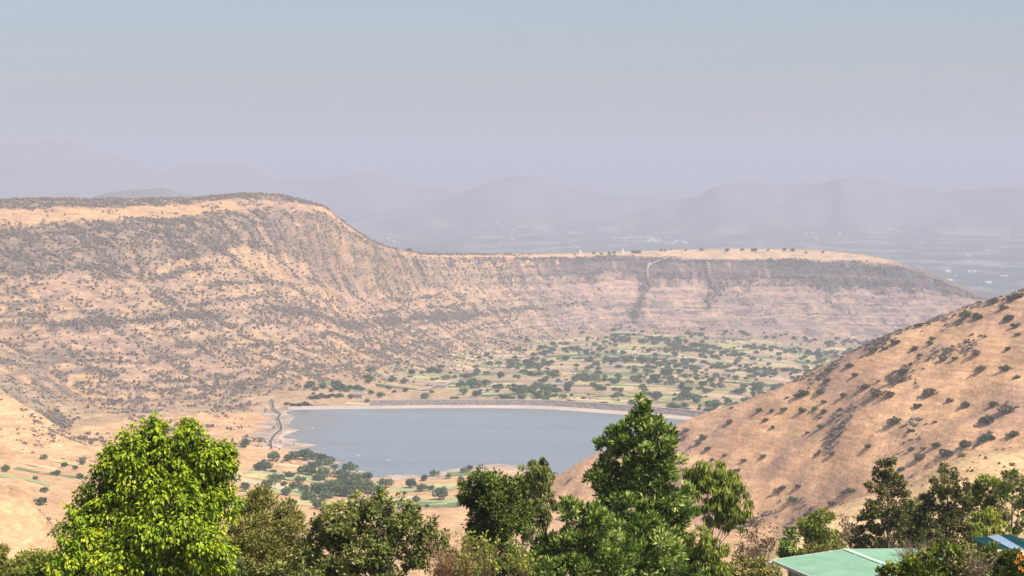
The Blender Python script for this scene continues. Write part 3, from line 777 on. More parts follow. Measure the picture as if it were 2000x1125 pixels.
# ------------------------------------------------------------------ masses nobody could count: scattered by geometry nodes from points
def scatter(name, pts, scales, protos, label, seed, zscale=1.0):
    col_ = bpy.data.collections.new(name + '_kinds')
    for i, me_ in enumerate(protos):
        o = bpy.data.objects.new(name + '_kind', me_); col_.objects.link(o)
    g = np.random.default_rng(seed)
    pts = np.asarray(pts, np.float32); n = len(pts)
    me_ = bpy.data.meshes.new(name); me_.vertices.add(n); me_.vertices.foreach_set('co', pts.ravel())
    for nm, ty, data in (('kind_index', 'INT', g.integers(0, len(protos), n)), ('turn', 'FLOAT', g.uniform(0, 6.283, n)), ('size', 'FLOAT', scales)):
        a = me_.attributes.new(nm, ty, 'POINT'); a.data.foreach_set('value', np.asarray(data, np.int32 if ty == 'INT' else np.float32))
    o = obj(name, me_)
    ng = bpy.data.node_groups.new(name, 'GeometryNodeTree')
    ng.interface.new_socket('Geometry', in_out='INPUT', socket_type='NodeSocketGeometry')
    ng.interface.new_socket('Geometry', in_out='OUTPUT', socket_type='NodeSocketGeometry')
    N = ng.nodes.new; L = ng.links.new
    gi = N('NodeGroupInput'); go = N('NodeGroupOutput'); ci = N('GeometryNodeCollectionInfo'); ip = N('GeometryNodeInstanceOnPoints')
    ci.inputs[0].default_value = col_; ci.inputs['Separate Children'].default_value = True; ci.inputs['Reset Children'].default_value = True
    def attr(nm, ty):
        k = N('GeometryNodeInputNamedAttribute'); k.data_type = ty; k.inputs[0].default_value = nm
        return next(s for s in k.outputs if s.enabled and s.name == 'Attribute')
    cr = N('ShaderNodeCombineXYZ'); L(attr('turn', 'FLOAT'), cr.inputs[2])
    cs = N('ShaderNodeCombineXYZ'); sz = attr('size', 'FLOAT')
    mm = N('ShaderNodeMath'); mm.operation = 'MULTIPLY'; mm.inputs[1].default_value = zscale; L(sz, mm.inputs[0])
    L(sz, cs.inputs[0]); L(sz, cs.inputs[1]); L(mm.outputs[0], cs.inputs[2])
    L(gi.outputs[0], ip.inputs['Points']); L(ci.outputs[0], ip.inputs['Instance']); ip.inputs['Pick Instance'].default_value = True
    L(attr('kind_index', 'INT'), ip.inputs['Instance Index']); L(cr.outputs[0], ip.inputs['Rotation']); L(cs.outputs[0], ip.inputs['Scale'])
    L(ip.outputs[0], go.inputs[0])
    md = o.modifiers.new('scatter', 'NODES'); md.node_group = ng
    return tag(o, label, kind='stuff')

far_trees = [(x, y, ground_z(x, y)) for x, y, s in cand[235:]]
scatter('distant_trees', far_trees, [s * 1.1 for x, y, s in cand[235:]], tree_crowns, 'mass of small dark trees on the far valley floor', 5, 0.85)

# brush on the slopes: chosen by area and cover of each ground cell
c0 = (GX[:-1, :-1], GY[:-1, :-1]); c1 = (GX[:-1, 1:], GY[:-1, 1:]); c2 = (GX[1:, :-1], GY[1:, :-1])
area = np.abs((c1[0] - c0[0]) * (c2[1] - c0[1]) - (c1[1] - c0[1]) * (c2[0] - c0[0]))
cc = (GCOVER[:-1, :-1] + GCOVER[1:, 1:]) * 0.5
inview = (np.abs(GA[:-1, :-1]) < R_(18.9)) & (GU[:-1, :-1] > 4.2) & (GU[:-1, :-1] < 13.1)
small = fbm(GX[:-1, :-1] / 9, GY[:-1, :-1] / 9, 2, 301)
wgt = area * np.clip(cc - 0.05, 0, 1) ** 1.8 * inview * (0.12 + sstep(-0.1, 0.5, 0.6 * small + 0.6 * fbm(GX[:-1, :-1] / 30, GY[:-1, :-1] / 30, 2, 302) + 0.35 * r2[:-1, :-1] + 0.6 * r3[:-1, :-1] + 0.4 * bandsum[:-1, :-1]))
def brush_points(w, n, seed, smin, smax_, lift=0.0):
    g = np.random.default_rng(seed)
    cdf = np.cumsum(w.ravel()); k = np.searchsorted(cdf, g.random(n) * cdf[-1])
    i, j = np.unravel_index(np.minimum(k, w.size - 1), w.shape)
    u, v = g.random(n), g.random(n)
    def bi(A): return (A[i, j] * (1 - u) + A[i, j + 1] * u) * (1 - v) + (A[i + 1, j] * (1 - u) + A[i + 1, j + 1] * u) * v
    s = smin + (smax_ - smin) * g.random(n) ** 3.4
    return np.stack((bi(GX), bi(GY), bi(GZ) + lift), 1), s
pts, s_ = brush_points(wgt * (hillm[:-1, :-1] < 0.3) * (footm[:-1, :-1] < 0.4), 112000, 401, 0.7, 4.4)
scatter('escarpment_brush', pts, s_, dry_protos, 'grey brown leafless brush covering the escarpment slopes', 6, 1.15)
pts, s_ = brush_points(wgt * (footm[:-1, :-1] >= 0.4), 6500, 403, 0.8, 3.4)
scatter('foothill_brush', pts, s_, dry_protos, 'dry brush on the low hillocks at the left', 8, 0.75)
pts, s_ = brush_points(wgt * (hillm[:-1, :-1] >= 0.3), 4200, 402, 0.5, 3.2)
scatter('hill_brush', pts, s_, dry_protos + brown_protos[:1], 'low dry brush dotted over the orange hillside', 7, 0.7)
wn_ = area * (S_near[:-1, :-1] > 0.6) * (GU[:-1, :-1] > 3) * (GU[:-1, :-1] < 5.4) * (np.abs(GA[:-1, :-1]) < R_(18.9))
pts, s_ = brush_points(wn_, 1400, 404, 0.25, 1.1)
m_tuft = leaf_mat('grass_tuft', [(0, (0.26, 0.17, 0.08)), (1, (0.46, 0.32, 0.15))], 0.2, 'obj', 0.9, 0.05)
tufts = [dry_protos[0].copy(), dry_protos[2].copy()]
for t_ in tufts: t_.materials[0] = m_tuft
scatter('dry_grass_tufts', pts, s_, tufts, 'tufts of tall dry grass on the near tan spur', 9, 0.9)

# ------------------------------------------------------------------ bushes on the right-hand hill, one by one (x, y, size, look)
hb = [(1145, 655, 80, 'd'), (1225, 710, 45, 'd'), (1497, 580, 60, 'd'), (1260, 585, 50, 'd'), (1320, 510, 90, 'b'), (1050, 520, 90, 'b'), (1115, 525, 80, 'b'), (1150, 440, 110, 'b'), (1190, 410, 70, 'b'), (1000, 480, 80, 'b'), (690, 515, 80, 'd'), (660, 535, 50, 'd'), (770, 510, 60, 'd'), (605, 547, 30, 'd'), (470, 607, 50, 'd'), (532, 612, 35, 'd'), (590, 600, 50, 'd'), (680, 608, 60, 'b'), (745, 600, 42, 'f'), (500, 657, 45, 'd'), (780, 688, 60, 'd'), (535, 697, 30, 'd'), (1015, 787, 50, 'd'), (830, 827, 40, 'b'), (1355, 775, 60, 'f'), (1270, 835, 80, 'd'), (1400, 815, 100, 'd'), (1500, 775, 80, 'd'), (1480, 832, 50, 'f'), (1605, 735, 90, 'd'), (1740, 722, 75, 'd'), (1640, 577, 60, 'b'), (1615, 642, 110, 'd'), (1700, 600, 90, 'b'), (635, 1047, 80, 'f'), (925, 1002, 80, 'f'), (895, 1015, 50, 'd'), (360, 905, 45, 'd'), (185, 742, 60, 'd'), (165, 770, 40, 'd'), (235, 857, 35, 'd'), (390, 857, 40, 'b'), (490, 837, 46, 'b'), (215, 797, 50, 'b'), (295, 837, 36, 'b'), (815, 405, 50, 'd'), (810, 455, 55, 'd'), (920, 382, 50, 'd'), (1040, 305, 60, 'd'), (1095, 300, 40, 'd'), (1150, 265, 60, 'b'), (1265, 183, 50, 'd'), (1330, 248, 50, 'b'), (1500, 122, 80, 'd'), (1560, 142, 60, 'd'), (1720, 142, 70, 'd'), (1750, 182, 60, 'd'), (1690, 92, 60, 'b'), (1730, 42, 70, 'd'), (1770, 32, 60, 'd'), (1762, 228, 40, 'd'), (1757, 442, 45, 'd'), (1700, 394, 70, 'd'), (1580, 392, 70, 'b'), (1710, 303, 40, 'd'), (1445, 348, 40, 'd'), (1550, 322, 60, 'b'), (1380, 352, 50, 'b'), (560, 1002, 60, 'b'), (590, 990, 50, 'b'), (660, 987, 50, 'b'), (830, 1072, 50, 'b'), (790, 565, 40, 'd'), (890, 535, 46, 'b'), (875, 606, 36, 'd'), (790, 617, 38, 'd'), (332, 597, 28, 'd'), (320, 667, 46, 'b'), (1640, 60, 60, 'b'), (1320, 275, 40, 'd'), (1245, 300, 50, 'b'), (1270, 335, 40, 'b'), (1225, 378, 40, 'b'), (950, 430, 50, 'b'), (1420, 560, 50, 'b'), (1550, 130, 40, 'b'), (1345, 670, 28, 'b'), (1180, 900, 60, 'd'), (1230, 800, 50, 'b'), (1290, 800, 40, 'b')]
words = {'d': ('dark green', hill_protos), 'b': ('brownish dry', brown_protos), 'f': ('fresh green', fresh_protos)}
for a, b, s, k in hb:
    x, y, s = 1300 + a * .391, 560 + b * .391, s * .391
    p = hit(x, y + s * 0.32, 200)
    if p is None: continue
    r = math.hypot(p[0], p[1])
    if r > 1130: continue
    w = s / F * r * 0.92
    o = bpy.data.objects.new('bush', rs.choice(words[k][1])); C.objects.link(o)
    o.location = p - np.array((0, 0, 0.1 * w)); o.scale = (w, w, w * rs.uniform(0.75, 1.0)); o.rotation_euler = (0, 0, rs.random() * 6.28)
    tag(o, words[k][0] + ' bush on the orange hillside', 'bush', words[k][0] + ' bushes on the right hillside')

for x, y, sz in ((572, 791, 13), (584, 792, 15), (596, 791, 16), (607, 792, 14), (618, 793, 17), (630, 792, 15), (641, 793, 14), (662, 793, 18), (650, 790, 12), (560, 788, 12), (628, 787, 11)):
    p = hit(x, y + 3, 1100)
    if p is None: continue
    w = sz / F * math.hypot(p[0], p[1]) * 1.3
    o = bpy.data.objects.new('dam_bush', rs.choice(hill_protos)); C.objects.link(o)
    o.location = (p[0], p[1], max(p[2], -199.0) - 0.3); o.scale = (w, w * 0.8, w * 0.75); o.rotation_euler = (0, 0, rs.random() * 6.28)
    tag(o, 'grey green bush at the left end of the dam', 'bush', 'bushes at the end of the dam')

# ------------------------------------------------------------------ far things: turbines, houses, shrines
m_white = mat('white_paint', (0.8, 0.8, 0.78), rough=0.6)
m_roofgrey = mat('tin_roof', (0.30, 0.27, 0.25), rough=0.5)
m_cream = mat('cream_wall', (0.75, 0.66, 0.42), rough=0.8)
def lathe(prof, sides=12):
    a = np.linspace(0, 2 * math.pi, sides, endpoint=False)
    Vv = np.array([[(r * math.cos(t), r * math.sin(t), z) for t in a] for r, z in prof])
    k = len(prof); ii = np.arange(k * sides).reshape(k, sides)
    q = np.stack((ii[:-1], np.roll(ii[:-1], -1, 1), np.roll(ii[1:], -1, 1), ii[1:]), -1).reshape(-1, 4)
    return Vv.reshape(-1, 3), q
def boxv(x0, x1, y0, y1, z0, z1):
    Vv = np.array([(x, y, z) for z in (z0, z1) for y in (y0, y1) for x in (x0, x1)], float)
    return Vv, np.array([(0, 2, 3, 1), (4, 5, 7, 6), (0, 1, 5, 4), (2, 6, 7, 3), (0, 4, 6, 2), (1, 3, 7, 5)])
tower_me = mesh_np('tower', *[lathe([(3.2, -4), (2.6, 40), (1.6, 92), (0.1, 92.5)])[0]], quads=lathe([(3.2, -4), (2.6, 40), (1.6, 92), (0.1, 92.5)])[1]); tower_me.materials.append(m_white)
nac_v, nac_q = boxv(-1.9, 1.9, -4.5, 6, 91.5, 95.5)
nac_me = mesh_np('nacelle', nac_v, quads=nac_q); nac_me.materials.append(m_white)
bl_v = np.array([(-1.2, -5.0, 0), (1.2, -5.4, 0), (2.1, -5.2, 10), (0.35, -5.1, 48), (-0.35, -5.0, 48), (-1.5, -4.9, 10), (0, -4.5, 10), (0, -4.7, 0)], float)
bl_q = np.array([(0, 1, 2, 5), (5, 2, 3, 4), (7, 0, 5, 6), (1, 7, 6, 2), (6, 5, 4, 3), (2, 6, 3, 3)])
blade_me = mesh_np('blade', bl_v, quads=bl_q[:5], tris=[(2, 6, 3)]); blade_me.materials.append(m_white)
spots = [(1022, 11500), (1052, 11500), (1090, 11500), (1122, 11500), (1156, 11500), (1188, 11500), (1396, 10800), (1431, 10800), (1467, 10800), (1501, 10800), (1559, 10800), (1588, 10800), (1618, 10800), (723, 13000), (648, 13100), (590, 13200), (530, 13200), (400, 13200)]
for i, (x, r) in enumerate(spots):
    a = float(ray(x, 350)[0]); X, Y = r * math.sin(a), r * math.cos(a)
    e = empty('wind_turbine', (X, Y, ground_z(X, Y)), rs.uniform(-0.5, 0.5))
    side_ = 'left of the long flat ridge' if x < 1300 else 'on the long flat ridge'
    where = 'on the peaked hill in the centre' if 1000 < x < 1200 else ('on the flat ridge at the right' if x > 1300 else 'on the faint hills at the left')
    tag(e, 'tiny white wind turbine ' + where, 'wind turbine', 'wind turbines ' + where)
    for nm, me_ in (('tower', tower_me), ('nacelle', nac_me)):
        o = bpy.data.objects.new(nm, me_); C.objects.link(o); o.parent = e
    e.scale = (0.62, 0.62, 0.62)
    ph = rs.random() * 2
    for k in range(3):
        o = bpy.data.objects.new('blade', blade_me); C.objects.link(o); o.parent = e
        o.location = (0, -0.4, 93.5); o.rotation_euler = (0, ph + k * 2.0944, 0)

def house_meshes(w, d, h, rh):
    wv, wq_ = boxv(-w / 2, w / 2, -d / 2, d / 2, -1, h)
    o = 0.6
    rv = np.array([(-w / 2 - o, -d / 2 - o, h + .02), (w / 2 + o, -d / 2 - o, h + .02), (w / 2 + o, d / 2 + o, h + .02), (-w / 2 - o, d / 2 + o, h + .02), (-w / 2 - o, 0, h + rh), (w / 2 + o, 0, h + rh)], float)
    return mesh_np('wall', wv, quads=wq_), mesh_np('roof', rv, quads=[(0, 1, 5, 4), (2, 3, 4, 5), (3, 2, 1, 0)], tris=[(0, 4, 3), (1, 2, 5)])
hv = [house_meshes(8, 6, 3.5, 1.5), house_meshes(12, 7, 4, 2), house_meshes(20, 9, 5, 2.2)]
m_far = mat('limewash', (0.62, 0.60, 0.57), rough=0.8)
for wm, rm in hv: wm.materials.append(m_far); rm.materials.append(m_far)
hr = np.random.default_rng(55)
def far_house(X, Y, k, label, group, cat='house'):
    e = empty('house', (X, Y, ground_z(X, Y)), hr.uniform(-0.6, 0.6))
    for nm, me_ in zip(('wall', 'roof'), hv[k]):
        o = bpy.data.objects.new(nm, me_); C.objects.link(o); o.parent = e
    return tag(e, label, cat, group)
for n_, (x0, x1, y0, y1), lab, grp in (
        (44, (1200, 1345, 455, 478), 'white house in the bright town on the hazy plain', 'houses of the bright town on the plain'),
        (14, (715, 790, 455, 475), 'white house on the plain beside the left plateau end', 'houses beside the plateau end'),
        (26, (1000, 1200, 425, 490), 'white house scattered on the plain behind the saddle', 'houses behind the saddle'),
        (46, (1640, 1990, 440, 560), 'white house scattered on the hazy plain at far right', 'houses on the plain at far right'),
        (18, (800, 1000, 430, 490), 'white house on the plain above the left saddle', 'houses above the left saddle'),
        (10, (1560, 1600, 455, 470), 'white house in the small hamlet above the mesa', 'hamlet above the mesa')):
    cl_ = hr.uniform(size=(5, 2))
    for i in range(n_):
        c_ = cl_[hr.integers(5)] if hr.random() < 0.6 else hr.uniform(size=2)
        x = x0 + (x1 - x0) * np.clip(c_[0] + hr.normal(0, 0.06), 0, 1); y = y0 + (y1 - y0) * np.clip(c_[1] + hr.normal(0, 0.06), 0, 1)
        p = hit(x, y, 4500)
        if p is not None: far_house(p[0], p[1], int(hr.integers(3)), lab, grp)
# farmhouses in the valley
m_brick = mat('mud_wall', (0.55, 0.42, 0.33), var=0.2, scale=0.8)
fh = [house_meshes(11, 7, 3.4, 1.8), house_meshes(18, 8, 3.6, 2.0)]
for wm, rm in fh: wm.materials.append(m_brick); rm.materials.append(m_roofgrey)
for x, y, k, lab in ((1224, 638, 1, 'grey roofed farmhouse at the foot of the mesa gorge'), (1237, 640, 0, 'small farm hut right of the farmhouse at the gorge foot'), (862, 759, 0, 'small farm hut beside the pale track behind the dam'), (1090, 757, 1, 'long farm shed among fields above the dam centre'), (1420, 735, 0, 'small farmhouse among dense trees near the hill edge'), (1360, 718, 1, 'long farmhouse amid the central valley trees'), (1200, 702, 0, 'small farmhouse in the middle of the valley fields'), (700, 777, 0, 'small white hut at the left end of the dam')):
    p = hit(x, y, 700)
    e = tag(empty('farmhouse', (p[0], p[1], ground_z(p[0], p[1])), rs.uniform(-0.4, 0.4)), lab, 'house', 'farmhouses of the valley')
    for nm, me_ in zip(('wall', 'roof'), fh[k]):
        o = bpy.data.objects.new(nm, me_); C.objects.link(o); o.parent = e
# shrines on the mesa rim
def shrine(x, y, m, h, label):
    p = hit(x, y + 1, 2500); gz = ground_z(p[0], p[1])
    e = tag(empty('shrine', (p[0], p[1], gz)), label, 'shrine')
    bv, bq = boxv(-h * .38, h * .38, -h * .3, h * .3, -2, h * .38)
    obj('hall', mesh_np('hall', bv, quads=bq), m, e)
    pv = [(h * .26, h * .38), (h * .25, h * .5), (h * .2, h * .72), (h * .12, h * .9), (h * .05, h * 1.0), (h * .07, h * 1.04), (0.02, h * 1.14)]
    v, q = lathe(pv, 12)
    obj('spire', mesh_np('spire', v, quads=q), m, e)
    bv, bq = boxv(h * .4, h * .85, -h * .22, h * .22, -2, h * .3)
    obj('porch', mesh_np('porch', bv, quads=bq), m, e)
shrine(1133, 497, m_cream, 9.5, 'small yellow shrine with pointed spire on the saddle rim')
shrine(1216, 494, m_far, 9.0, 'small white temple with pointed spire on the mesa rim')
# trees standing along the mesa top
for x, y, s in ((1160, 494, 7), (1175, 494, 6), (1190, 494, 8), (1200, 493, 7), (1236, 492, 9), (1248, 492, 9), (1242, 492, 8), (1292, 488, 7), (1300, 488, 6), (1370, 487, 8), (1420, 488, 9), (1450, 487, 7), (1470, 487, 7), (1475, 488, 9), (1500, 487, 6), (1532, 487, 8), (1548, 488, 9), (1575, 492, 6), (1608, 491, 6), (1122, 496, 5), (800, 488, 9), (1340, 487, 6)):
    p = hit(x, y + 3, 2500)
    if p is None: continue
    w = s / F * math.hypot(p[0], p[1]) * 1.1
    tree_thing('rim_tree', (p[0], p[1], ground_z(p[0], p[1])), w, w * 0.95, 'tiny dark tree along the mesa top skyline', 'tree', 'trees on the mesa top', rs)
# floats on the water
fv, fq = lathe([(0.05, -0.3), (1.3, -0.2), (1.6, 0.2), (1.2, 0.8), (0.05, 1.0)], 10)
fl_me = mesh_np('float', fv, quads=fq); fl_me.materials.append(m_far)
for x, y, lab in ((611, 836, 'small white float on the water near the west shore'), (700, 889, 'faint white float on the water off the grove'), (759, 899, 'faint white float on the water near the south shore')):
    p = on_plane(x, y, LAKE)
    o = tag(obj('float', fl_me, loc=p), lab, 'float'); o.scale = (0.9, 0.4, 0.25)

# ------------------------------------------------------------------ foreground trees: crowns as balls of leafy twigs (picture x, y, radius) at their real distance
def fg_leaves(blobs, r, kind, L, W, cov, seed, depth=0.8, sub=16, inner=0.35):
    g = np.random.default_rng(seed)
    s = r / F
    Ps, Ds, Ns, Vs, Ls = [], [], [], [], []
    cents = []
    cov = cov * 1.45
    for x, y, R in blobs:
        R = R * 1.16
        c = at(x, y, r); out = np.array((math.sin(float(ray(x, y)[0])), math.cos(float(ray(x, y)[0])), 0))
        c = c + out * g.uniform(-1, 1) * R * s * depth
        Rm = R * s
        cents.append((c, Rm))
        n = int(cov * math.pi * R * R / (L * W * 0.5))
        k = max(8, int(1.7 * sub * (R / 40) ** 0.8))
        sc_ = g.normal(size=(k, 3)); sc_ /= np.linalg.norm(sc_, axis=1)[:, None]
        sc_ *= (np.where(g.random(k) < 0.8, g.uniform(0.6, 0.92, k), g.uniform(0.1, 0.5, k)) * Rm)[:, None]
        sr = g.uniform(0.20, 0.36, k) * Rm
        pick = g.integers(0, k, n)
        d = g.normal(size=(n, 3)); d /= np.linalg.norm(d, axis=1)[:, None]
        rad = sr[pick] * (inner + (1 - inner) * g.random(n))
        p = c + sc_[pick] + d * rad[:, None] * np.array((1, 1, 0.75))
        outv = p - c; outv /= np.linalg.norm(outv, axis=1)[:, None] + 1e-9
        rd = g.normal(size=(n, 3))
        down = np.array((0, 0, -1.0))
        if kind == 'droop': D = 0.7 * d + 0.3 * outv + 0.75 * down + 0.35 * rd; N = outv * 0.5 + np.array((0, 0, 0.9)) + 0.45 * rd
        elif kind == 'up': D = 0.6 * d + 0.5 * outv - 0.6 * down + 0.35 * rd; N = outv * 0.4 + d * 0.6 + 0.5 * g.normal(size=(n, 3))
        elif kind == 'weep': D = 0.25 * d + 1.2 * down + 0.3 * rd; N = outv + 0.7 * g.normal(size=(n, 3))
        else: D = d + 0.4 * outv + 0.6 * rd; N = outv * 0.4 + np.array((0, 0, 0.5)) + 0.8 * g.normal(size=(n, 3))
        D /= np.linalg.norm(D, axis=1)[:, None]
        N = N - D * (N * D).sum(1)[:, None]; N /= np.linalg.norm(N, axis=1)[:, None] + 1e-9
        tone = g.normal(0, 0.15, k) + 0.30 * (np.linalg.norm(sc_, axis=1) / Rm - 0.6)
        v = 0.37 + 1.25 * tone[pick] + g.normal(0, 0.17, n) + 0.34 * (rad / sr[pick] - 0.65) + 0.10 * d[:, 2]  # inner leaves darker to stand in for crown shade; outer and upper paler
        Ps.append(p); Ds.append(D); Ns.append(N); Vs.append(v); Ls.append(g.uniform(0.5, 1.25, n))
    P = np.concatenate(Ps); D = np.concatenate(Ds); N = np.concatenate(Ns); v = np.clip(np.concatenate(Vs), 0, 1); l = np.concatenate(Ls)[:, None]
    S = np.cross(D, N)
    Lm = L * s * l; Wm = W * s * l
    Vv = np.stack((P, P + D * Lm * 0.45 + S * Wm * 0.5 + N * Wm * 0.14, P + D * Lm - N * Lm * 0.08, P + D * Lm * 0.45 - S * Wm * 0.5 + N * Wm * 0.14), 1).reshape(-1, 3)
    q = np.arange(len(P))[:, None] * 4 + np.array((0, 1, 2, 3))
    return Vv, q, np.repeat(v, 4), cents

def bez(a, b, c, n):
    t = np.linspace(0, 1, n)[:, None]
    return (1 - t) ** 2 * a + 2 * t * (1 - t) * b + t * t * c

def fg_tree(name, label, r, blobs, kind, L, W, cov, m, seed, stem, trunk_r=0.16, m_trunk=None, cat='tree', sub=16, inner=0.35, depth=0.8, lead=None, m_crown2=None):
    Vv, q, v, cents = fg_leaves(blobs, r, kind, L, W, cov, seed, depth, sub, inner)
    a = float(ray(stem, 1000)[0])
    base = np.array((r * math.sin(a), r * math.cos(a), 0.0)); base[2] = ground_z(base[0], base[1]) - 0.3
    e = empty(name, base)
    g = np.random.default_rng(seed + 1)
    tops = sorted(cents, key=lambda c: -c[0][2])
    top = lead if lead is not None else np.mean([c[0] for c in tops[:3]], 0)
    axis = bez(base, base * 0.5 + top * 0.5 + np.array((g.normal(0, .15), g.normal(0, .15), 0)) + (base - top) * np.array((.25, .25, 0)), top, 12)
    rad = np.linspace(trunk_r, trunk_r * 0.22, 12)
    parts = [tube(axis - base, rad, 7)]
    for c, R in cents:
        hgt = np.clip((c[2] - 0.9 * R - base[2]) / max(top[2] - base[2], 0.1) * 0.85, 0.15, 0.9)
        k = int(hgt * 11)
        st = axis[k]
        mid = st * 0.5 + c * 0.5 + np.array((0, 0, -0.25 * R)) + g.normal(0, 0.08, 3) * R
        parts.append(tube(bez(st, mid, c, 6) - base, np.linspace(rad[k] * 0.55, 0.012, 6), 5))
        for _ in range(4):
            d = g.normal(size=3); d /= np.linalg.norm(d)
            parts.append(tube(np.array([c, c + d * R * 0.45 + np.array((0, 0, .05)), c + d * R * 0.85]) - base, [0.018, 0.012, 0.004], 3))
    tv_, tq_ = join(parts)
    obj('trunk', mesh_np('trunk', tv_, quads=tq_, smooth=True), m_trunk or m_bark, e)
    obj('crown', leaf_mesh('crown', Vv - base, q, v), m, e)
    return tag(e, label, cat)

LM = leaf_mat  # darkest ramp stops deepened to paint the shadows inside the crowns
m_A = LM('bright_fig_leaf', [(0, (0.040, 0.075, 0.004)), (0.4, (0.25, 0.36, 0.014)), (0.72, (0.46, 0.53, 0.02)), (1, (0.56, 0.58, 0.035))], 0.24, rough=0.45, gloss=0.3)
m_B = LM('olive_needle_leaf', [(0, (0.059, 0.062, 0.013)), (0.5, (0.260, 0.254, 0.052)), (1, (0.494, 0.416, 0.117))], 0.24)
m_C = LM('grey_olive_leaf', [(0, (0.045, 0.059, 0.013)), (0.5, (0.234, 0.260, 0.058)), (1, (0.546, 0.494, 0.156))], 0.24)
m_D = LM('dark_glossy_leaf', [(0, (0.026, 0.039, 0.006)), (0.5, (0.130, 0.182, 0.026)), (1, (0.325, 0.338, 0.065))], 0.24, gloss=0.3)
m_D2 = LM('feathery_leaf', [(0, (0.050, 0.059, 0.013)), (0.5, (0.213, 0.237, 0.056)), (1, (0.400, 0.388, 0.112))], 0.24)
m_E = LM('tall_tree_leaf', [(0, (0.032, 0.058, 0.009)), (0.45, (0.172, 0.259, 0.038)), (0.75, (0.374, 0.475, 0.086)), (1, (0.747, 0.750, 0.259))], 0.24, gloss=0.3)
m_F = LM('weeping_leaf', [(0, (0.056, 0.075, 0.010)), (0.5, (0.250, 0.300, 0.037)), (1, (0.450, 0.450, 0.088))], 0.24)
m_G = LM('withered_leaf', [(0, (0.090, 0.060, 0.033)), (0.6, (0.36, 0.25, 0.14)), (1, (0.48, 0.36, 0.19))], 0.24)
m_I = LM('dark_acacia_leaf', [(0, (0.023, 0.029, 0.008)), (0.5, (0.143, 0.150, 0.042)), (1, (0.390, 0.351, 0.111))], 0.24)
m_Y = LM('yellow_green_leaf', [(0, (0.080, 0.095, 0.010)), (0.5, (0.34, 0.38, 0.045)), (1, (0.52, 0.50, 0.10))], 0.24)
m_K = LM('shrub_leaf', [(0, (0.030, 0.043, 0.006)), (0.5, (0.18, 0.22, 0.022)), (0.85, (0.37, 0.41, 0.04)), (1, (0.50, 0.48, 0.09))], 0.24, gloss=0.35)
m_twig = mat('dry_twig', (0.34, 0.24, 0.15), var=0.3, scale=4)
m_redtwig = mat('red_twig', (0.48, 0.26, 0.14), var=0.3, scale=4)

fg_tree('fig_tree', 'big leafy bright yellow green tree filling the lower left', 55, [(300, 850, 32), (372, 852, 30), (255, 880, 38), (415, 888, 34), (335, 908, 50), (222, 905, 34), (432, 918, 34), (275, 935, 58), (385, 945, 60), (205, 955, 40), (330, 1000, 75), (172, 1000, 38), (425, 985, 40), (240, 1020, 60), (150, 1060, 45), (300, 1070, 75), (405, 1060, 48), (210, 1090, 62), (350, 1125, 70), (260, 1140, 70), (135, 1105, 38), (425, 1110, 30), (298, 826, 16), (368, 834, 16), (445, 880, 18)], 'droop', 10.5, 5.6, 4.9, m_A, 1001, 290, 0.22, sub=32)
fg_tree('olive_tree', 'dull olive pointed tree right of the bright leafy tree', 62, [(510, 985, 32), (505, 965, 16), (482, 1012, 34), (545, 1018, 38), (500, 1050, 55), (562, 1060, 42), (462, 1062, 40), (520, 1105, 68), (588, 1100, 42), (440, 1112, 45), (575, 1030, 20)], 'fine', 8.5, 2.8, 3.6, m_B, 1002, 520, 0.15, sub=22)
fg_tree('rounded_tree', 'grey olive tree of rounded leaf clusters with forked trunk', 58, [(660, 1012, 36), (700, 1003, 36), (742, 990, 26), (748, 972, 15), (790, 1012, 36), (640, 1042, 38), (690, 1052, 42), (750, 1042, 42), (822, 1036, 30), (620, 1092, 42), (668, 1105, 40), (765, 1095, 50), (830, 1080, 36), (645, 1125, 40), (805, 996, 12), (852, 1062, 22), (725, 1135, 40)], 'fine', 8.5, 4.2, 3.6, m_C, 1003, 702, 0.13, sub=15)
fg_tree('dark_tree', 'dark green broad leaved tree below the reservoir shore', 66, [(950, 944, 36), (982, 972, 42), (926, 964, 28), (962, 1002, 42), (945, 1035, 38), (1003, 1010, 38), (912, 978, 12), (935, 1062, 28), (1005, 950, 24), (985, 1045, 30)], 'fine', 8.5, 4.6, 4.4, m_D, 1004, 975, 0.13, sub=15)
fg_tree('feathery_tree', 'slender feathery tree with pale leaning trunk beside the dark tree', 70, [(1043, 902, 26), (1050, 932, 32), (1028, 955, 34), (1058, 985, 28), (1025, 1000, 30), (1055, 1015, 22), (1035, 1032, 20), (1045, 965, 30)], 'weep', 9, 2.8, 4.2, m_D2, 1005, 985, 0.10, m_barkpale, sub=14)
fg_tree('tall_tree', 'tall dark green tree with pale leaf tips rising over the reservoir', 75, [(1255, 786, 12), (1250, 812, 24), (1285, 826, 16), (1230, 848, 32), (1280, 855, 34), (1202, 852, 20), (1308, 862, 13), (1190, 890, 28), (1245, 900, 44), (1293, 905, 36), (1168, 930, 20), (1200, 945, 38), (1258, 955, 48), (1308, 960, 32), (1188, 990, 26), (1238, 1010, 48), (1290, 1020, 48), (1322, 1000, 26), (1260, 1070, 66), (1308, 1080, 44), (1210, 1070, 46), (1250, 1125, 70), (1310, 1130, 50), (1340, 962, 14), (1345, 1002, 18)], 'up', 11.5, 4.8, 4.9, m_E, 1006, 1255, 0.2, sub=17)
fg_tree('leafy_tree', 'shorter dark green tree with pale tips left of the tall one', 72, [(1113, 988, 18), (1130, 1018, 30), (1172, 1012, 28), (1150, 1060, 46), (1110, 1065, 32), (1190, 1098, 50), (1130, 1110, 50), (1080, 1100, 34), (1060, 1062, 26), (1182, 1040, 30), (1045, 1120, 30)], 'up', 11.5, 4.8, 4.4, m_E, 1007, 1140, 0.14, sub=17)
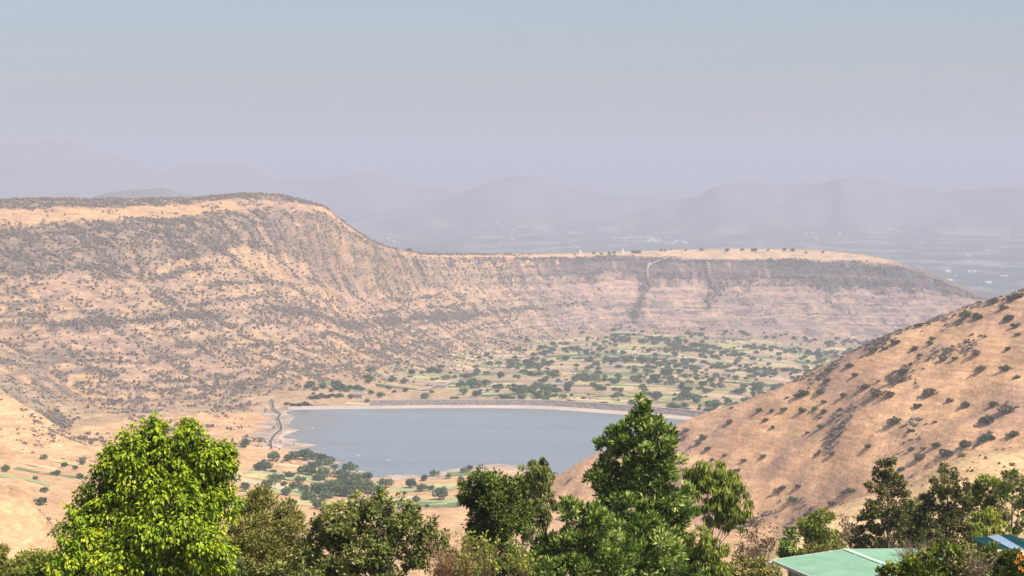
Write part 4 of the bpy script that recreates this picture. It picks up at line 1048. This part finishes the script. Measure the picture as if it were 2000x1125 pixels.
fg_tree('weeping_tree', 'arching yellow green weeping tree right of the tall tree', 82, [(1380, 912, 26), (1410, 930, 36), (1436, 966, 30), (1366, 944, 26), (1444, 1004, 22), (1400, 968, 28), (1420, 1016, 22), (1350, 918, 16), (1388, 1000, 22), (1425, 945, 28)], 'weep', 12, 3, 4.0, m_F, 1008, 1392, 0.10, m_barkpale, sub=15)
fg_tree('willowy_bush', 'light green willowy bush under the weeping tree', 76, [(1372, 1050, 32), (1388, 1090, 42), (1350, 1112, 42), (1405, 1122, 30)], 'weep', 9, 3, 3.4, m_F, 1009, 1380, 0.07, cat='bush')
fg_tree('withered_tree', 'thin brown half bare tree left of the green roof', 85, [(1478, 1022, 22), (1500, 1048, 24), (1465, 1058, 24), (1490, 1090, 28), (1450, 1090, 20)], 'fine', 7, 3, 0.8, m_G, 1010, 1482, 0.06, m_twig, sub=12)
fg_tree('low_bush', 'olive green bush at the bottom beside the roof corner', 78, [(1450, 1112, 30), (1490, 1115, 28), (1425, 1122, 24), (1510, 1120, 16)], 'fine', 8, 3.4, 2.6, m_B, 1011, 1465, 0.05, cat='bush')
fg_tree('round_tree', 'small round yellowish tree behind the green roof', 95, [(1598, 1012, 25), (1588, 1034, 25), (1614, 1042, 22), (1598, 1064, 22)], 'fine', 8, 2.4, 3.6, m_F, 1012, 1598, 0.08, sub=15)
fg_tree('small_bush', 'small green bush behind the left corner of the roof', 92, [(1545, 1050, 16), (1538, 1072, 18), (1555, 1084, 18), (1535, 1090, 14)], 'fine', 7.5, 3.2, 3.4, m_E, 1013, 1545, 0.06, cat='bush')
fg_tree('hedge_bush', 'low olive bush below the small round tree', 91, [(1590, 1086, 22), (1618, 1084, 20), (1572, 1084, 16), (1640, 1080, 16)], 'fine', 7, 3, 3.2, m_B, 1014, 1600, 0.05, cat='bush')
fg_tree('pale_dry_tree', 'thin pale dry tree between the round and the dark tree', 105, [(1650, 1022, 17), (1660, 1042, 16), (1642, 1045, 14)], 'fine', 6, 2.6, 0.9, m_G, 1015, 1652, 0.05, m_twig)
fg_tree('acacia_tree', 'tall dark ragged tree with layered branches behind the roof', 110, [(1732, 904, 15), (1725, 926, 22), (1745, 945, 20), (1708, 948, 15), (1762, 966, 13), (1720, 980, 25), (1752, 998, 24), (1700, 1008, 20), (1735, 1035, 28), (1690, 1045, 26), (1668, 1062, 22), (1775, 985, 14), (1715, 1068, 28)], 'fine', 6.5, 2.8, 3.4, m_I, 1016, 1732, 0.14, sub=12)
fg_tree('twin_acacia_tree', 'dark ragged tree with reddish trunk between the two roofs', 112, [(1850, 926, 17), (1835, 950, 24), (1870, 952, 20), (1818, 985, 24), (1860, 990, 27), (1890, 982, 14), (1830, 1025, 32), (1875, 1030, 27), (1850, 1062, 28), (1800, 1012, 18), (1885, 1062, 20)], 'fine', 6.5, 2.8, 3.2, m_I, 1017, 1842, 0.14, sub=12)
fg_tree('slim_tree', 'slim mid green tree between the two dark ragged trees', 116, [(1785, 985, 18), (1795, 1015, 22), (1778, 1040, 22), (1790, 1062, 22), (1765, 1070, 16)], 'fine', 7, 3, 3.4, m_C, 1018, 1788, 0.08)
fg_tree('green_tree', 'fresh green broad tree at the right edge of the grove', 120, [(1930, 950, 22), (1956, 962, 20), (1910, 962, 18), (1928, 988, 24), (1895, 990, 14)], 'fine', 7, 3.2, 3.6, m_F, 1019, 1930, 0.1)
fg_tree('yellow_bush', 'bright yellow green hanging bush above the teal canopy roof', 105, [(1905, 1008, 17), (1932, 1016, 25), (1952, 1034, 20), (1915, 1040, 20), (1898, 1028, 13), (1935, 1050, 18)], 'weep', 8, 3, 3.8, m_Y, 1020, 1925, 0.08, cat='bush')
fg_tree('pale_trunk_tree', 'olive tree with pale forked trunk at the right edge', 108, [(1975, 936, 20), (1998, 950, 24), (1962, 958, 14), (1992, 985, 18), (2015, 975, 25), (2005, 1020, 22), (1985, 1035, 12)], 'fine', 7, 3, 2.8, m_C, 1021, 1972, 0.15, m_barkpale)
fg_tree('broad_leaf_shrub', 'glossy yellow green shrub covering the right side of the roof', 60, [(1775, 1105, 24), (1742, 1122, 22), (1810, 1098, 24), (1850, 1080, 20), (1880, 1092, 30), (1832, 1122, 34), (1900, 1118, 32), (1790, 1130, 30), (1720, 1130, 14)], 'up', 9.5, 6, 3.4, m_K, 1022, 1830, 0.06, cat='shrub', sub=18)
fg_tree('dark_shrub', 'dark glossy shrub with orange flowers in the lower right corner', 58, [(1942, 1092, 28), (1972, 1100, 30), (1998, 1112, 28), (1942, 1124, 28), (1980, 1135, 30), (2020, 1095, 25)], 'up', 9, 5.5, 3.0, m_D, 1023, 1965, 0.06, cat='shrub')
fg_tree('corner_bush', 'bright olive bush at the foot of the bright leafy tree', 60, [(72, 1102, 30), (45, 1112, 24), (100, 1108, 26), (75, 1125, 34), (30, 1128, 20)], 'fine', 8.5, 3.2, 3.4, m_F, 1024, 75, 0.06, cat='bush')
fg_tree('edge_bush', 'dark brownish bush at the lower left edge', 62, [(3, 1086, 18), (10, 1112, 22), (-15, 1100, 25)], 'fine', 8, 3.4, 3.2, m_B, 1025, 5, 0.06, cat='bush')
fg_tree('gap_shrub', 'dark green shrub at the foot of the dark tree', 64, [(985, 1085, 26), (1012, 1112, 32), (975, 1120, 30), (940, 1125, 24)], 'fine', 8.5, 4.4, 3.2, m_D, 1026, 990, 0.05, cat='shrub')
fg_tree('low_shrub', 'dull olive shrub behind the reddish dry stems', 66, [(880, 1095, 26), (900, 1122, 30), (862, 1120, 24)], 'fine', 8, 3.4, 2.2, m_B, 1027, 880, 0.05, cat='shrub')

fg_tree('filler_shrub', 'mid green shrub below the olive pointed tree', 57, [(470, 1120, 26), (540, 1128, 30), (600, 1128, 28)], 'fine', 9, 4, 3.0, m_C, 1028, 540, 0.05, cat='shrub')
fg_tree('leafy_shrub', 'green shrub between the leafy tree and the willowy bush', 68, [(1070, 1125, 28), (1030, 1095, 16), (1330, 1120, 26), (1375, 1130, 26)], 'up', 9, 4.4, 3.0, m_E, 1029, 1070, 0.05, cat='shrub')
fg_tree('back_tree', 'dull green tree filling the gap behind the two dark ragged trees', 124, [(1690, 1000, 14), (1765, 1020, 22), (1810, 1045, 22), (1840, 1070, 20), (1905, 1060, 18), (1875, 1000, 18), (1770, 1060, 22), (1740, 1070, 18), (1960, 1010, 18), (1985, 1060, 16), (1925, 1065, 14), (1640, 1066, 14)], 'fine', 7, 3.2, 3.2, m_B, 1030, 1800, 0.1)
# orange blossoms on the corner shrub
m_flower = mat('orange_petal', (0.75, 0.26, 0.05), rough=0.6)
shrub = bpy.data.objects['dark_shrub']
for x, y in ((1990, 1083), (1996, 1090), (1992, 1108), (1999, 1112), (1986, 1096)):
    c = at(x, y, 57.2)
    parts = []
    for k in range(6):
        t = k / 6 * 6.283
        d = np.array((math.cos(t), -0.6, math.sin(t))); w_ = np.array((-math.sin(t), 0, math.cos(t)))
        p0 = np.zeros(3)
        parts.append((np.array((p0, d * .05 + w_ * .022, d * .085 + np.array((0, -.03, 0)), d * .05 - w_ * .022)), np.array([(0, 1, 2, 3)])))
    v_, q_ = join(parts)
    obj('flower', mesh_np('flower', v_, quads=q_), m_flower, shrub, loc=c - np.array(shrub.location))

# twiggy shrubs
def twig_shrub(name, label, x, y, r, w, h, n, m, seed, leafm=None, leafn=0):
    """w, h in picture pixels at distance r"""
    g = np.random.default_rng(seed); s = r / F
    c = at(x, y, r)
    base = np.array((c[0], c[1], ground_z(c[0], c[1])))
    e = empty(name, base)
    parts = []; tips = []
    bot = c - np.array((0, 0, h * s * 0.55))
    st = bot - base
    for _ in range(4):
        parts.append(tube(np.array([np.array((g.normal(0, .05), g.normal(0, .05), -0.2)), st * 0.5 + g.normal(0, .08, 3), st + g.normal(0, .05, 3)]), [0.035, 0.025, 0.018], 4))
    for _ in range(n):
        tip = c + np.array((g.normal(0, 0.42) * w * s * .6, g.normal(0, 0.42) * w * s * .6, g.uniform(-0.2, 0.55) * h * s)) - base
        mid = st + (tip - st) * g.uniform(0.4, 0.6) + g.normal(0, 0.05, 3) * w * s
        P = bez(st + g.normal(0, .04, 3), mid, tip, 5)
        parts.append(tube(P, np.linspace(0.012, 0.004, 5), 3)); tips.append(tip)
        for k in range(3):
            a_ = P[g.integers(2, 5)]
            b_ = a_ + (tip - st) * 0.25 * g.uniform(.5, 1) + g.normal(0, 0.07, 3) * w * s
            parts.append(tube(np.array([a_, (a_ + b_) / 2, b_]), [0.007, 0.005, 0.003], 3)); tips.append(b_)
    v_, q_ = join(parts)
    obj('stems', mesh_np('stems', v_, quads=q_), m, e)
    if leafm:
        T = np.array(tips)[g.integers(0, len(tips), leafn)] + g.normal(0, 0.035, (leafn, 3))
        D = g.normal(size=(leafn, 3)) + np.array((0, 0, .5)); D /= np.linalg.norm(D, axis=1)[:, None]
        S_ = np.cross(D, g.normal(size=(leafn, 3))); S_ /= np.linalg.norm(S_, axis=1)[:, None]
        l = 0.11 * g.uniform(.6, 1.2, leafn)[:, None]
        Vv = np.stack((T, T + D * l * .5 + S_ * l * .25, T + D * l, T + D * l * .5 - S_ * l * .25), 1).reshape(-1, 3)
        q = np.arange(leafn)[:, None] * 4 + np.array((0, 1, 2, 3))
        obj('leaves', leaf_mesh('leaves', Vv, q, np.repeat(g.random(leafn), 4)), leafm, e)
    return tag(e, label, 'shrub')
twig_shrub('dry_shrub', 'reddish dry stems of a shrub at the bottom centre', 868, 1100, 52, 70, 75, 60, m_redtwig, 2001, m_G, 260)
twig_shrub('dry_shrub', 'reddish dry stems mixed with yellow green sprigs', 912, 1098, 51, 60, 80, 50, m_redtwig, 2002, m_Y, 420)
twig_shrub('sprig_shrub', 'yellow green sprigs in front of the dark shrub', 950, 1100, 50, 60, 80, 44, m_twig, 2003, m_Y, 520)
twig_shrub('sprig_shrub', 'thin yellow green sprigs right of the pale leaning trunk', 1020, 1108, 50, 60, 60, 34, m_twig, 2004, m_Y, 380)
twig_shrub('thorn_shrub', 'bare tan thorny shrub behind the roof ridge', 1786, 1086, 66, 74, 46, 150, m_twig, 2005)
twig_shrub('dry_shrub', 'dry brown stems in the lower right shrubbery', 1905, 1105, 57, 70, 50, 50, m_twig, 2006, m_G, 160)
twig_shrub('dry_shrub', 'bare brown stems of a shrub beneath the thin brown tree', 1480, 1085, 84, 70, 80, 60, m_twig, 2007, m_G, 120)

# ------------------------------------------------------------------ green roofed house
m_green = mat('pale_green_sheet', (0.27, 0.46, 0.30), rough=0.55, spec=0.3, var=0.22, scale=0.9)
m_cap = mat('ridge_cap', (0.50, 0.60, 0.48), rough=0.5)
m_fascia = mat('fascia_white', (0.72, 0.70, 0.68), rough=0.6)
m_wall = mat('dark_wall', (0.09, 0.085, 0.10), var=0.2, scale=2)
m_frame = mat('window_frame', (0.38, 0.37, 0.42), rough=0.5)
m_glass = mat('window_glass', (0.02, 0.025, 0.03), rough=0.08, spec=0.6)
Apt = at(1511, 1094, 80.0)
dd = np.array((0.33, -0.944, 0.0)); pp_ = np.array((0.944, 0.33, 0.0)); up = np.array((0, 0, 1.0))
hw, rise, length = 3.55, 0.22, 9.5
gzb = ground_z(Apt[0] + 4, Apt[1] - 3)
hb_ = empty('green_roofed_house', (Apt[0], Apt[1], gzb)); O = np.array((Apt[0], Apt[1], gzb))
tag(hb_, 'low house with pale green sheet metal roof at the bottom right', 'house')
def slab(name, corners, th, m, parent, off=O):
    c = np.array(corners, float); n = np.cross(c[1] - c[0], c[3] - c[0]); n /= np.linalg.norm(n)
    if n[2] < 0: n = -n
    Vv = np.concatenate((c, c - n * th)) - off
    q = [(0, 1, 2, 3), (7, 6, 5, 4)] + [(i, i + 4, (i + 1) % 4 + 4, (i + 1) % 4) for i in range(4)]
    return obj(name, mesh_np(name, Vv, quads=q), m, parent)
roof = bpy.data.objects.new('roof', None); C.objects.link(roof); roof.parent = hb_
nsh = 9
for side_i in (0, 1):
    for k in range(nsh):
        l0, l1 = length * k / nsh, length * (k + 1) / nsh + 0.03
        lift = 0.006 * (k % 2)
        def pt(w, l):
            if side_i == 0: return Apt + pp_ * w + up * (rise * w / hw) + dd * l + up * lift
            return Apt + pp_ * (2 * hw - w) + up * (rise * w / hw) + dd * l + up * lift
        slab('roof_sheet', [pt(0, l0), pt(hw, l0), pt(hw, l1), pt(0, l1)], 0.03, m_green, roof)
        slab('roof_rib', [pt(0.02, l0 + .02) + up * .03, pt(hw - .02, l0 + .02) + up * .03, pt(hw - .02, l0 + .05) + up * .03, pt(0.02, l0 + .05) + up * .03], 0.028, m_green, roof)
rt = Apt + pp_ * hw + up * (rise + 0.05)
for s_ in (-1, 1):
    slab('ridge_cap', [rt - dd * .05, rt + dd * length, rt + dd * length + pp_ * s_ * .14 - up * .02, rt - dd * .05 + pp_ * s_ * .14 - up * .02], 0.02, m_cap, roof)
def beam(name, a, b, w, h, m, parent):
    a = np.array(a); b = np.array(b); t = (b - a) / np.linalg.norm(b - a); sd_ = np.cross(t, up); sd_ /= np.linalg.norm(sd_) + 1e-9; u2 = np.cross(sd_, t)
    cs_ = [a + sd_ * sx * w / 2 + u2 * sy * h / 2 for sx, sy in ((-1, -1), (1, -1), (1, 1), (-1, 1))] + [b + sd_ * sx * w / 2 + u2 * sy * h / 2 for sx, sy in ((-1, -1), (1, -1), (1, 1), (-1, 1))]
    q = [(3, 2, 1, 0), (4, 5, 6, 7)] + [(i, (i + 1) % 4, (i + 1) % 4 + 4, i + 4) for i in range(4)]
    return obj(name, mesh_np(name, np.array(cs_) - O, quads=q), m, parent)
beam('fascia', Apt - pp_ * .04 - up * .07, Apt - pp_ * .04 - up * .07 + dd * length, 0.05, 0.14, m_fascia, hb_)
beam('gutter', Apt - pp_ * .45 - up * .10 - dd * .05, Apt - pp_ * .02 - up * .06 - dd * .05, 0.08, 0.07, m_fascia, hb_)
beam('rake_board', Apt - dd * .05 - up * .04, Apt - dd * .05 + pp_ * hw + up * (rise - .04), 0.05, 0.12, m_fascia, hb_)
beam('rake_board', Apt - dd * .05 + pp_ * hw + up * (rise - .04), Apt - dd * .05 + pp_ * 2 * hw - up * .04, 0.05, 0.12, m_fascia, hb_)
w0 = Apt + pp_ * 0.55 + dd * 0.5 - up * 0.03
for nm, a_, b_ in (('wall', w0, w0 + dd * (length - 1)), ('wall', w0 + pp_ * 0.12, w0 + pp_ * (2 * hw - 1.1))):
    a_ = a_.copy(); b_ = b_.copy(); z1 = Apt[2] - 0.05; z0 = gzb - 0.4
    t = (b_ - a_) / np.linalg.norm(b_ - a_); n_ = np.array((-t[1], t[0], 0)) * 0.1
    cs_ = []
    for z in (z0, z1):
        for p in (a_ - n_, b_ - n_, b_ + n_, a_ + n_): cs_.append((p[0], p[1], z))
    q = [(3, 2, 1, 0), (4, 5, 6, 7)] + [(i, (i + 1) % 4, (i + 1) % 4 + 4, i + 4) for i in range(4)]
    obj(nm, mesh_np(nm, np.array(cs_) - O, quads=q), m_wall, hb_)
for k in range(4):
    c0_ = w0 - pp_ * 0.125 + dd * (0.25 + k * 1.5) - up * 0.35
    ww = slab('window', [c0_, c0_ + dd * 1.2, c0_ + dd * 1.2 - up * 1.3, c0_ - up * 1.3], 0.03, m_glass, hb_)
    for a_, b_ in ((c0_, c0_ + dd * 1.2), (c0_ - up * 1.3, c0_ + dd * 1.2 - up * 1.3), (c0_, c0_ - up * 1.3), (c0_ + dd * 1.2, c0_ + dd * 1.2 - up * 1.3), (c0_ + dd * .6, c0_ + dd * .6 - up * 1.3), (c0_ - up * .45, c0_ + dd * 1.2 - up * .45)):
        dirn = (b_ - a_) / np.linalg.norm(b_ - a_); oth = np.cross(dirn, pp_)
        cc_ = [a_ - pp_ * .03 + oth * .035, b_ - pp_ * .03 + oth * .035, b_ - pp_ * .03 - oth * .035, a_ - pp_ * .03 - oth * .035]
        Vv = np.concatenate((np.array(cc_), np.array(cc_) - pp_ * .03)) - O
        obj('window_frame', mesh_np('window_frame', Vv, quads=[(0, 1, 2, 3), (7, 6, 5, 4)] + [(i, i + 4, (i + 1) % 4 + 4, (i + 1) % 4) for i in range(4)]), m_frame, ww)
pa = at(1519, 1110, 79.0)
beam('post', (pa[0], pa[1], gzb - .3), (pa[0] + .01, pa[1], Apt[2] - .1), 0.09, 0.09, m_fascia, hb_)

# ------------------------------------------------------------------ teal canopy roof half hidden by the shrubs
m_teal = mat('teal_sheet', (0.008, 0.055, 0.06), rough=0.7, spec=0.15, var=0.2, scale=2)  # teal darkened to stand in for the shade on the canopy
m_sky = mat('clear_sheet', (0.29, 0.36, 0.47), rough=0.35, spec=0.5)
r0 = 74.0
L0 = at(1896, 1051, r0 + 1.2); T0 = at(1972, 1047.5, r0 + 1.0); B0 = at(1942, 1072, r0 - 1.0); Rr = at(2035, 1066, r0 + 0.6)
T0[2] = at(1972, 1047.5, r0 + 0.6)[2] + 0.02
Bk = T0 + (B0 - L0) * 0.9
O2 = np.array((T0[0], T0[1], ground_z(T0[0], T0[1])))
can = tag(empty('canopy', O2), 'teal canopy roof with a pale translucent sheet at the right edge', 'canopy')
Bf = B0 + (T0 - L0) * np.array((1, 1, 0)) + np.array((0, 0, 0.1))
fr = np.array((0, 0, -0.03))
def lerp(a, b, t): return a * (1 - t) + b * t
for k in range(4):
    t0, t1 = [(0, .40), (.40, .42), (.73, .75), (.75, 1.0)][k]
    slab('roof_sheet', [lerp(L0, T0, t0), lerp(L0, T0, t1), lerp(B0, Bf, t1), lerp(B0, Bf, t0)], 0.025, m_teal, can, O2)
slab('clear_sheet', [lerp(L0, T0, .42) + up * .012, lerp(L0, T0, .73) + up * .012, lerp(B0, Bf, .73) + up * .012, lerp(B0, Bf, .42) + up * .012], 0.02, m_sky, can, O2)
Rb = Bf + (Rr - T0)
slab('roof_sheet', [T0, Rr, Rb, Bf], 0.025, m_teal, can, O2)
def post(p, par, off):
    v_, q_ = tube(np.array([(p[0], p[1], ground_z(p[0], p[1]) - .2), (p[0], p[1], p[2] - 1), (p[0], p[1], p[2] - .03)]) - off, [.05, .05, .05], 8)
    obj('post', mesh_np('post', v_, quads=q_, smooth=True), m_bark, par)
for p in (lerp(L0, Bf, .12), lerp(T0, Bf, .1), lerp(B0, T0, .1), lerp(Rb, T0, .1)): post(p, can, O2)

# ------------------------------------------------------------------ tell look-alikes apart by their place
def nth(n):
    a = 'zeroth first second third fourth fifth sixth seventh eighth ninth tenth eleventh twelfth thirteenth fourteenth fifteenth sixteenth seventeenth eighteenth nineteenth twentieth'.split()
    if n <= 20: return a[n]
    return {2: 'twenty', 3: 'thirty'}[n // 10] + ('-' + a[n % 10] if n % 10 else 'th')
same = {}
for o in C.objects:
    if o.parent is None and o.get('label') and o.get('group') and o.name.split('.')[0] not in ('house',): same.setdefault(o['label'], []).append(o)
for lab, os_ in same.items():
    if len(os_) < 2: continue
    os_.sort(key=lambda o: pix(o.location)[1])
    rows = max(1, round(len(os_) / 9))
    per = math.ceil(len(os_) / rows)
    for i in range(0, len(os_), per):
        row = sorted(os_[i:i + per], key=lambda o: pix(o.location)[0])
        for k, o in enumerate(row):
            o['label'] = lab + (', ' if rows == 1 else ', %s row down, ' % nth(i // per + 1)) + nth(k + 1) + ' from left'

# ------------------------------------------------------------------ haze over everything
hz = bpy.data.materials.new('haze_air'); hz.use_nodes = True
hn = hz.node_tree; hn.nodes.clear()
ho = hn.nodes.new('ShaderNodeOutputMaterial'); pv_ = hn.nodes.new('ShaderNodeVolumePrincipled')
pv_.inputs['Color'].default_value = (*HAZE_COLOR, 1)
pv_.inputs['Density'].default_value = HAZE_DENSITY
pv_.inputs['Density Attribute'].default_value = ''
pv_.inputs['Anisotropy'].default_value = 0.0
hn.links.new(pv_.outputs[0], ho.inputs['Volume'])
hzmax = max(360.0, float(GZ.max()) + 110)
bv, bq = boxv(-42000, 42000, -42000, 42000, float(GZ.min()) - 5, hzmax)
tag(obj('haze', mesh_np('haze', bv, quads=bq), hz), 'thin grey lavender haze filling the air', kind='stuff')
